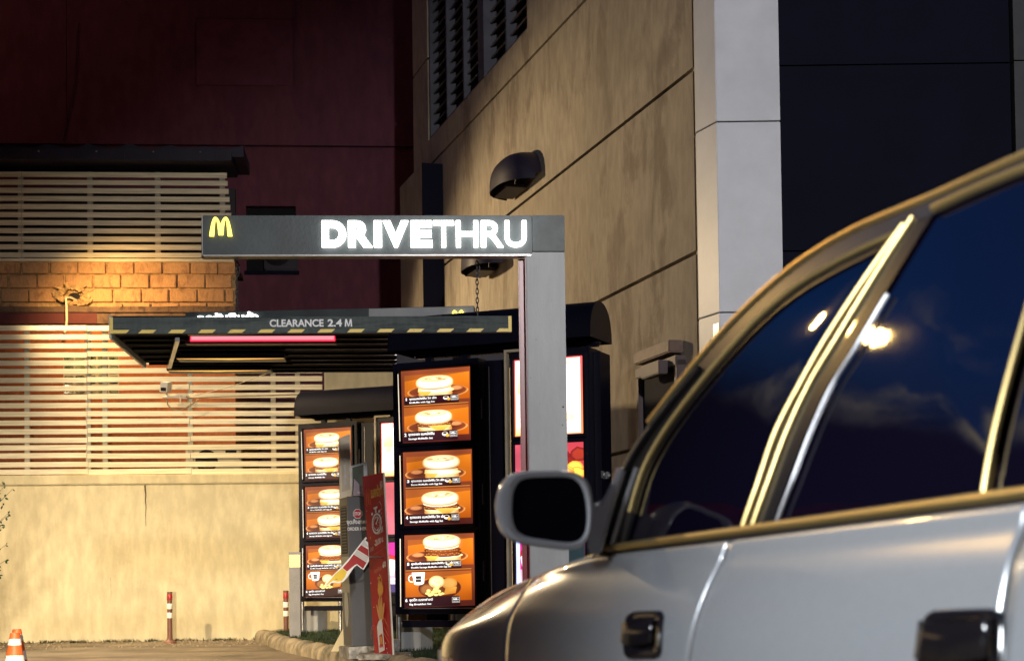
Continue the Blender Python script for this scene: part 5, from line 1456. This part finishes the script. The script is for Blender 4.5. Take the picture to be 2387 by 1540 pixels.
# ---- upper body
def up(t, z, o=0.0): return (t, wup(z)-o, z)
outer_px = [(1388, 1287), (1419, 1180), (1449, 1088), (1516, 984), (1575, 908), (1634, 834), (1712, 748), (1798, 666), (1880, 601), (1980, 541), (2070, 500), (2161, 463), (2275, 412), (2387, 362)]
OUT = [solve_up(*p_) for p_ in outer_px]
print('rail', [(round(a, 2), round(b_, 2)) for a, b_ in OUT])
tl, zl = OUT[-1]
def tail(t, z, zend): return [(t+.25, z+.006), (t+.55, z-.01), (t+.80, z-.07), (t+1.0, z-.19), (t+1.18, z-.34), (2.62, zend)]
OUTX = OUT + tail(tl, zl, zbelt(2.6)+.02)
inner_px = [(1452, 1283), (1478, 1195), (1510, 1092), (1562, 1000), (1640, 897), (1700, 826), (1770, 752), (1850, 684), (1930, 634), (2010, 592), (2092, 556)]
INN = [solve_up(*p_) for p_ in inner_px]
BL_px = [(1724, 1241), (1762, 1130), (1806, 1000), (1868, 884), (1920, 790), (1978, 702), (2040, 615), (2104, 530)]
BR_px = [(1773, 1236), (1815, 1120), (1858, 1010), (1905, 900), (1958, 815), (2032, 690), (2090, 590), (2150, 492)]
RL_px = [(1796, 1233), (1838, 1120), (1880, 1010), (1930, 900), (1985, 812), (2058, 690), (2115, 596), (2176, 498)]
BLs, BRs, RLs = [[solve_up(*p_) for p_ in q] for q in (BL_px, BR_px, RL_px)]
def resample(P, n):
    P = [Vector(p_) for p_ in P]; L = [0]
    for a, b_ in zip(P, P[1:]): L.append(L[-1]+(b_-a).length)
    out = []
    for i in range(n):
        s_ = L[-1]*i/(n-1); k = max(j for j in range(len(L)-1) if L[j] <= s_+1e-9)
        u = (s_-L[k])/(L[k+1]-L[k]+1e-12)
        p0, p1, p2, p3 = [P[min(len(P)-1, max(0, k+j))] for j in (-1, 0, 1, 2)]
        out.append(.5*((2*p1)+(-p0+p2)*u+(2*p0-5*p1+4*p2-p3)*u*u+(-p0+3*p1-3*p2+p3)*u*u*u))
    return out
def patch(name, L, Rr, m_, parent, n=30, mcol=14, o=0.0, bulge=0.0, mirror=True, solid=0):
    a, b_ = resample(L, n), resample(Rr, n); tw = Two()
    for sd in (0, 1):
        mb = tw.mbs[sd]; rows = []
        for i in range(n):
            row = []
            for j in range(mcol+1):
                v = j/mcol; p_ = a[i].lerp(b_[i], v)
                w = wup(p_.y)-o-bulge*math.sin(PI*v)*math.sin(PI*i/(n-1))
                row.append((p_.x, CW-w if sd else w, p_.y))
            rows.append(row)
        mb.grid(rows)
    return tw.build(name, m_, parent, smooth=True, solid=solid)
def strip(path, r, m_, name, parent, o=.004, flat=1.0, mirror=True):
    P = resample(path, max(20, len(path)*4)); tw = Two()
    for sd in (0, 1):
        mb = tw.mbs[sd]; q = [up(p_.x, p_.y, o) for p_ in P]
        if sd: q = [(a, CW-b_, c_) for a, b_, c_ in q]
        mb.tube(q, r, 8)
    return tw.build(name, m_, parent, smooth=True)
# window glass
gl_front_L = INN
gl_front_R = [INN[0]] + [solve_up(1600, 1262)] + BLs
patch('front_window', INN, gl_front_R, M_GLASS, fd, n=44, mcol=24, o=-.006, bulge=.004)
DIV = [solve_up(*p_) for p_ in ((2284, 1172), (2312, 1010), (2387, 727))]
sl_ = (DIV[2][0]-DIV[0][0])/(DIV[2][1]-DIV[0][1])
zt_in = OUT[-1][1]-.055
topq = [solve_up(2176, 500), solve_up(2280, 452), solve_up(2387, 408)]
te, ze = topq[-1]
tD = DIV[2][0]+sl_*(zt_in-DIV[2][1])
Rr = DIV + [(tD, zt_in)] + ([(te, ze)] if te < tD-.03 else []) 
patch('rear_window', RLs + topq[1:], [RLs[0], DIV[0]] + DIV[1:] + [(tD, zt_in), (te, ze)], M_GLASS, rd, n=50, mcol=24, o=-.006, bulge=.004)
qb = zbelt(2.2)+.01
patch('quarter_window', [(DIV[0][0]+.03, DIV[0][1]), (DIV[2][0]+.03, DIV[2][1]), (tD+.03, zt_in)], [(2.45, qb), (2.28, qb+.22), (tD+.16, zt_in)], M_GLASS, car, o=-.006)
# pillars
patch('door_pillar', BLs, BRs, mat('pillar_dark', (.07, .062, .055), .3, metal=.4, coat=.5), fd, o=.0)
strip([(a[0]*.8+b_[0]*.2, a[1]*.8+b_[1]*.2) for a, b_ in zip(BLs, BRs)], .0068, M_GOLD, 'pillar_trim', fd)
strip([(a[0]*.35+b_[0]*.65, a[1]*.35+b_[1]*.65) for a, b_ in zip(BLs, BRs)], .0060, M_GOLD, 'pillar_trim', rd)
patch('pillar_seal', BRs, RLs, M_RUB, rd, o=.0005)
strip([(p_[0]+.022, p_[1]) for p_ in RLs[:-2]], .004, MATS['pale_paint_highlight'], 'window_edge', rd)
# roof side: rail from bonnet to boot and the header above the glass
below = [INN[0], INN[1], INN[2], INN[3], INN[4], INN[5], INN[6], INN[7], INN[8], INN[9], INN[10], solve_up(2130, 520), solve_up(2176, 500), topq[1], topq[2], (te+.25, ze+.005), (tD+.1, zt_in+.005), (tD+.3, zt_in-.12), (2.50, qb)]
patch('roof_side', OUTX, below, MATS['pillar_dark'], car, n=90, mcol=6, o=.002)  # body paint here, with its dark reflections put into the colour
strip([(a, z+.0) for a, z in OUT[3:]]+tail(tl, zl, zbelt(2.6)+.02)[:4], .0082, M_GOLD, 'roof_trim', car, o=.003)
def insetline(P, d):
    out = []
    for i, p_ in enumerate(P):
        a = Vector(P[max(0, i-1)]); b_ = Vector(P[min(len(P)-1, i+1)]); t = (b_-a).normalized(); out.append((p_[0]+(-t.y)*d, p_[1]+t.x*d))
    return out
strip(insetline(INN[1:], .010), .0068, M_GOLD, 'window_trim', fd, o=.005)
strip(insetline([topq[0], topq[1], topq[2], (te+.25, ze+.005)], .012), .008, M_GOLD, 'window_trim', rd, o=.005)
strip([(a+.016, b_) for a, b_ in DIV+[(tD, zt_in)]], .0075, M_GOLD, 'divider_trim', rd, o=.004)
patch('window_seal', INN, insetline(INN, -.012), M_RUB, fd, mcol=3, o=.0)
# light body-colour pillar foot, seal, door frame edge
strip([solve_up(*p_) for p_ in ((1392, 1284), (1420, 1190), (1452, 1092))], .010, MATS['pale_paint_highlight'], 'pillar_foot', car, o=.006)
strip([solve_up(*p_) for p_ in ((1408, 1285), (1436, 1190), (1467, 1095), (1530, 995), (1640, 858))], .0075, M_RUB, 'pillar_gasket', car, o=.010)
strip([solve_up(*p_) for p_ in ((1432, 1284), (1455, 1200), (1492, 1090))], .0065, MATS['pale_paint_highlight'], 'frame_edge', fd, o=.008)
# belt strips
bt = [(-.03+i*(2.62)/30, 0) for i in range(31)]
m = Two()
for sd in (0, 1):
    q = [(t, -.006, zbelt(t)+.010) for t, _ in bt]; q = [(a, CW-b_ if sd else b_, c_) for a, b_, c_ in q]; m.mbs[sd].tube(q, .0095, 8)
m.build('belt_trim', M_GOLD, car, smooth=True)
m = Two()
for sd in (0, 1):
    q = [(t, -.004, zbelt(t)-.006) for t, _ in bt]; q = [(a, CW-b_ if sd else b_, c_) for a, b_, c_ in q]; m.mbs[sd].tube(q, .0065, 8)
m.build('belt_seal', M_RUB, car, smooth=True)
# roof, windscreen, rear screen
def loft(P, name, m_, bul_t, bul_z, parent, inset=0.0):
    mb = MB(); rows = []
    for (t, z) in P:
        w0 = wup(z)-.002+inset; row = []
        for j in range(25):
            v = j/24; w = w0+(CW-2*w0)*v; s_ = math.sin(PI*v)**.8 if 0 < v < 1 else 0
            row.append((t+bul_t(t, z)*s_, w, z+bul_z(t, z)*s_))
        rows.append(row)
    mb.grid(rows); return mb.build(name, m_, parent, smooth=True)
full = [tuple(p_) for p_ in resample(OUTX, 70)]
tmid = 1.0
i1 = next(i for i, p_ in enumerate(full) if p_[1] > zl-.08); i2 = next(i for i, p_ in enumerate(full) if i > i1 and p_[1] < zl-.07)
sm_ = lambda x: max(0, min(1, x))
fbt = lambda t, z: (-.17*sm_((zl-.02-z)/.35)) if t < tl else .12*sm_((zl-.02-z)/.3)
fbz = lambda t, z: .035*sm_((z-.9)/.4)
loft(full[:i1+1], 'windscreen', M_GLASS, fbt, fbz, car)
loft(full[i1:i2+1], 'roof', M_PAINT, fbt, fbz, car)
loft(full[i2:], 'rear_screen', M_GLASS, fbt, fbz, car)
# mirror
MR = Fr(6, 1270, 1185, 3.74)
mr_root_inv = (Matrix.Translation(CARF.o) @ Matrix.Rotation(CARF.yaw, 4, 'Z')).inverted()
MRM = mr_root_inv @ Matrix.Translation(MR.o) @ Matrix.Rotation(MR.yaw, 4, 'Z')
def m6(x, y): return Vector(MR.uv((1800+x/1.724)/1.716, (1750+y/1.724)/1.716))
OUTL = [(318, 480), (328, 380), (362, 290), (430, 236), (560, 222), (750, 220), (880, 232), (945, 270), (980, 340), (993, 430), (985, 560), (970, 680), (930, 745), (860, 770), (760, 768), (600, 745), (450, 722), (380, 680), (338, 610)]
GLS = [(428, 470), (440, 350), (480, 285), (600, 272), (780, 268), (868, 277), (915, 340), (940, 440), (948, 560), (935, 660), (900, 712), (830, 722), (700, 708), (520, 680), (452, 640), (431, 560)]
cen = m6(680, 490)
def polar(P, n=64):
    Q = [m6(*p_)-cen for p_ in P]; out = []
    for k in range(n):
        a = PI-2*PI*k/n; d = Vector((math.cos(a), math.sin(a))); best = None
        for i in range(len(Q)):
            p1, p2 = Q[i], Q[(i+1) % len(Q)]; e = p2-p1; den = d.x*(-e.y)+d.y*e.x
            if abs(den) < 1e-12: continue
            s_ = (p1.x*(-e.y)+p1.y*e.x)/den; u = (d.x*p1.y-d.y*p1.x)/den
            if s_ > 0 and -1e-6 <= u <= 1+1e-6: best = s_ if best is None else max(best, s_)
        out.append(best or .05)
    for _ in range(3): out = [(out[i-1]+2*out[i]+out[(i+1) % n])/4 for i in range(n)]
    return [Vector((math.cos(PI-2*PI*k/n), math.sin(PI-2*PI*k/n)))*out[k] for k in range(n)]
ro, rg = polar(OUTL), polar(GLS)
def ringv(P, y, sc_=1.0, dx=0.0): return [MRM @ Vector((cen.x+p_.x*sc_+dx, y, cen.y+p_.y*sc_)) for p_ in P]
mixr = [a*.45+b_*.55 for a, b_ in zip(ro, rg)]
m = MB(); rings = [ringv(rg, .012), ringv(rg, .002), ringv(mixr, -.004), ringv([a*.8+b_*.2 for a, b_ in zip(ro, rg)], .0), ringv(ro, .022), ringv(ro, .05, .985), ringv(ro, .09, .88, .004), ringv(ro, .12, .66, .008), ringv(ro, .137, .35, .01), ringv(ro, .141, .02, .01)]
rows = [r+[r[0]] for r in rings]; m.grid(rows)
mh = m.build('mirror_housing', mat('mirror_shell', (.62, .62, .65), .35, coat=.6, var=.02), car, smooth=True)
m = MB(); q = ringv(rg, .0105); m.add(q, [list(range(len(q)))]); m.build('mirror_glass', mat('mirror_dark_reflection', (.004, .004, .006), .08, var=0), mh)  # the dark view it reflects is put into the glass colour
m = MB(); arm_ = [(965, 770), (985, 440), (1062, 438), (1120, 330), (1190, 185), (1236, 205), (1150, 470), (1060, 800), (1000, 812)]
pa = [m6(*p_) for p_ in arm_]; k0 = len(pa)
m.add([MRM @ Vector((p_.x, .05, p_.y)) for p_ in pa]+[MRM @ Vector((p_.x+.02, .11, p_.y)) for p_ in pa], [list(range(k0)), list(range(2*k0-1, k0-1, -1))]+[[i, i+k0, (i+1) % k0+k0, (i+1) % k0] for i in range(k0)])
m.build('mirror_arm', MATS['pale_paint_highlight'], mh, bevel=.006, seg=3, smooth=True)
# door handles: black cup and lever following the flank
def handle(quad, name, parent, lever):
    T = [solve_low(*p_) for p_ in quad]      # TL TR BR BL
    def loc(u, v, o):
        t = (T[0][0]*(1-u)+T[1][0]*u)*v+(T[3][0]*(1-u)+T[2][0]*u)*(1-v); z = (T[0][1]*(1-u)+T[1][1]*u)*v+(T[3][1]*(1-u)+T[2][1]*u)*(1-v)
        return (t, wside(t, z)-o, z)
    def rr(n, inset, r=.22):
        out = []
        for k in range(n):
            a = 2*PI*k/n; e = .36; x = math.copysign(abs(math.cos(a))**e, math.cos(a)); y = math.copysign(abs(math.sin(a))**e, math.sin(a))
            out.append((.5+.5*x*(1-inset), .5+.5*y*(1-inset)))
        return out
    n = 40; R0 = [(0, -.001), (.0, .006), (.05, .009), (.16, .007), (.30, .003)]
    rows = [[loc(u, v, o) for u, v in rr(n, i)] for i, o in R0]; rows = [r+[r[0]] for r in rows]
    m = MB(); m.grid(rows); last = rows[-1][:-1]; m.add(last, [list(range(len(last)))])
    h = m.build(name, M_HANDLE, parent, smooth=True)
    m = MB(); a0, a1, b0, b1 = lever
    P_ = [loc(a0+(a1-a0)*k/10, b1-(.06*math.sin(PI*k/10)), .020+.008*math.sin(PI*k/10)) for k in range(11)]
    Q_ = [loc(a0+(a1-a0)*k/10, b0-(.06*math.sin(PI*k/10)), .020+.008*math.sin(PI*k/10)) for k in range(11)]
    P2 = [loc(a0+(a1-a0)*k/10, b1, .004) for k in range(11)]
    m.grid([P2, P_, Q_]); m.build('lever', M_HANDLE, h, smooth=True, solid=.003)
handle([(1466, 1424), (1553, 1420), (1545, 1534), (1460, 1536)], 'door_handle', fd[0], (.08, .92, .35, .8))
handle([(2160, 1420), (2348, 1414), (2344, 1612), (2140, 1616)], 'door_handle', rd[0], (.06, .94, .42, .88))

# ================================================================== light
def lamp(name, kind, loc, energy, col, target=None, **kw):
    d = bpy.data.lights.new(name, kind); d.energy = energy; d.color = col
    for k, v in kw.items(): setattr(d, k, v)
    o = bpy.data.objects.new(name, d); COL.objects.link(o); o.location = loc
    if target is not None: o.rotation_euler = (Vector(target)-Vector(loc)).to_track_quat('-Z', 'Y').to_euler()
    return o
WARM = (1.0, .75, .44); AMB = (1.0, .58, .20); WHITE = (1.0, .98, .98)
# sodium lane lamp left of the frame: washes the side wall, fence and cream wall
lamp('side_lamp', 'SPOT', (-6.85, 21.0, 5.3), 2200, WARM, (0, 18.0, .5), spot_size=R_(100), spot_blend=.6, shadow_soft_size=.10)
lamp('lane_lamp', 'SPOT', (-7.2, 12.8, 4.6), 3600, WARM, (-4.4, 18.6, -1.2), spot_size=R_(82), spot_blend=.7, shadow_soft_size=.07)
lamp('red_glow', 'SPOT', (-15, 18.5, 11.5), 330, (1.0, .36, .16), (-8.5, 27, 9.0), spot_size=R_(100), spot_blend=1.0, shadow_soft_size=.5)
lamp('headlamp_beam', 'SPOT', (-1.7, 2.6, .85), 9500, (1.0, .84, .60), (-4.9, 21.3, -1.3), spot_size=R_(32), spot_blend=.9, shadow_soft_size=.09)
pb = at(205, 655, 21.4); lamp('brick_lamp', 'SPOT', (pb.x, 21.0, pb.z+.10), 270, AMB, (pb.x+.25, 22.3, pb.z-.5), spot_size=R_(118), spot_blend=1.0, shadow_soft_size=.12)
lamp('street_light', 'SPOT', (3.2, -5.5, 6.0), 5600, WHITE, (2.0, 12.5, 2.4), spot_size=R_(42), spot_blend=.5, shadow_soft_size=.25)
lamp('car_fill', 'SPOT', (-4.6, 1.0, 2.3), 1750, (.88, .94, 1.0), (1.3, 2.0, .4), spot_size=R_(46), spot_blend=.9, shadow_soft_size=.5)  # added cool fill for the car's flank, no real lamp
lamp('trim_highlight_spot', 'SPOT', (-2.7, 7.15, 3.85), 85, (1.0, .60, .17), (.9, 3.0, 1.1), spot_size=R_(34), spot_blend=.6, shadow_soft_size=.07)  # added warm spot, aimed to bring out highlights on the trims
# made-up shelter beyond the left edge, added for its reflection in the car
sh_ = empty('added_reflection_shelter', (-6.3, 8.6, 0), R_(62), 'red edged shelter on two posts, added out of frame to be mirrored in the car windows', 'shelter')
m = MB(); m.box(-2.3, 2.3, -.75, .75, 2.62, 2.70); m.build('roof', M_CREAM, sh_)
m = MB(); m.box(-2.34, 2.34, -.80, -.752, 2.40, 2.86); m.build('fascia', mat('shelter_red', (.45, .02, .02), .4), sh_, bevel=.01)
for xx in (-2.0, 2.0):
    m = MB(); m.box(xx-.06, xx+.06, -.06, .06, 0, 2.615); m.build('post', M_STEEL, sh_, bevel=.01)
m = MB(); m.box(-1.9, 1.9, .35, .75, .42, .47); m.box(-1.8, -1.7, .4, .7, 0, .415); m.box(1.7, 1.8, .4, .7, 0, .415); m.build('bench', M_CREAM, sh_, bevel=.008)
lamp('added_shelter_fill', 'POINT', (-5.6, 8.6, 2.5), 14, (1.0, .72, .36), shadow_soft_size=.05)  # added point light so the unseen shelter's red edge shows in reflections
# ---- night sky: deep blue dusk glow with cloud towards the left, dark elsewhere
wd = bpy.data.worlds.new('World'); SC.world = wd; wd.use_nodes = True
nt = wd.node_tree; L = nt.links.new; bgn = nt.nodes['Background']
tc = nt.nodes.new('ShaderNodeTexCoord')
dot = nt.nodes.new('ShaderNodeVectorMath'); dot.operation = 'DOT_PRODUCT'; dot.inputs[1].default_value = Vector((-.62, .5, .60)).normalized()
L(tc.outputs['Generated'], dot.inputs[0])
mr = nt.nodes.new('ShaderNodeMapRange'); mr.interpolation_type = 'SMOOTHSTEP'; mr.inputs[1].default_value = .55; mr.inputs[2].default_value = .88; L(dot.outputs['Value'], mr.inputs[0])
sep = nt.nodes.new('ShaderNodeSeparateXYZ'); L(tc.outputs['Generated'], sep.inputs[0])
ramp = nt.nodes.new('ShaderNodeValToRGB'); L(sep.outputs['Z'], ramp.inputs[0])
ce = ramp.color_ramp.elements; ce[0].position = .37; ce[0].color = (.004, .004, .008, 1); ce[1].position = .46; ce[1].color = (.002, .050, .20, 1)
e_ = ramp.color_ramp.elements.new(.42); e_.color = (.008, .045, .15, 1); e_ = ramp.color_ramp.elements.new(.75); e_.color = (.001, .012, .065, 1)
mp = nt.nodes.new('ShaderNodeMapping'); mp.inputs['Scale'].default_value = (3, 3, 8); L(tc.outputs['Generated'], mp.inputs[0])
nz = nt.nodes.new('ShaderNodeTexNoise'); nz.inputs['Scale'].default_value = 1.6; nz.inputs['Detail'].default_value = 6; L(mp.outputs[0], nz.inputs['Vector'])
cr_ = nt.nodes.new('ShaderNodeMapRange'); cr_.interpolation_type = 'SMOOTHSTEP'; cr_.inputs[1].default_value = .47; cr_.inputs[2].default_value = .66; L(nz.outputs['Fac'], cr_.inputs[0])
band = nt.nodes.new('ShaderNodeMapRange'); band.inputs[1].default_value = .50; band.inputs[2].default_value = .44; L(sep.outputs['Z'], band.inputs[0])
b2 = nt.nodes.new('ShaderNodeMapRange'); b2.interpolation_type = 'SMOOTHSTEP'; b2.inputs[1].default_value = .365; b2.inputs[2].default_value = .42; L(sep.outputs['Z'], b2.inputs[0])
m0 = nt.nodes.new('ShaderNodeMath'); m0.operation = 'MULTIPLY'; L(band.outputs[0], m0.inputs[0]); L(b2.outputs[0], m0.inputs[1])
mu = nt.nodes.new('ShaderNodeMath'); mu.operation = 'MULTIPLY'; L(cr_.outputs[0], mu.inputs[0]); L(m0.outputs[0], mu.inputs[1])
mx = nt.nodes.new('ShaderNodeMix'); mx.data_type = 'RGBA'; L(mu.outputs[0], mx.inputs[0]); L(ramp.outputs[0], mx.inputs[6]); mx.inputs[7].default_value = (.50, .42, .27, 1)
m2 = nt.nodes.new('ShaderNodeMix'); m2.data_type = 'RGBA'; L(mr.outputs[0], m2.inputs[0]); m2.inputs[6].default_value = (.0085, .0065, .019, 1); L(mx.outputs[2], m2.inputs[7])
L(m2.outputs[2], bgn.inputs['Color']); bgn.inputs['Strength'].default_value = 1.0

# ================================================================== camera
cd = bpy.data.cameras.new('camera'); cam = bpy.data.objects.new('camera', cd); COL.objects.link(cam)
cd.sensor_width = 36; cd.sensor_fit = 'HORIZONTAL'; cd.lens = FPX/2387*36; cd.shift_y = SHY/2387; cd.shift_x = 0
cd.clip_end = 300; cd.clip_start = .05
cam.matrix_world = Matrix.Translation(CAM_P) @ CAM_R.to_4x4()
cd.dof.use_dof = True; cd.dof.focus_distance = 13.5; cd.dof.aperture_fstop = 4.5
SC.camera = cam
vs = SC.view_settings; vs.view_transform = 'Standard'; vs.look = 'None'; vs.exposure = 0; vs.gamma = 1
SC.cycles.max_bounces = 6; SC.cycles.use_denoising = True; SC.cycles.sample_clamp_indirect = 4
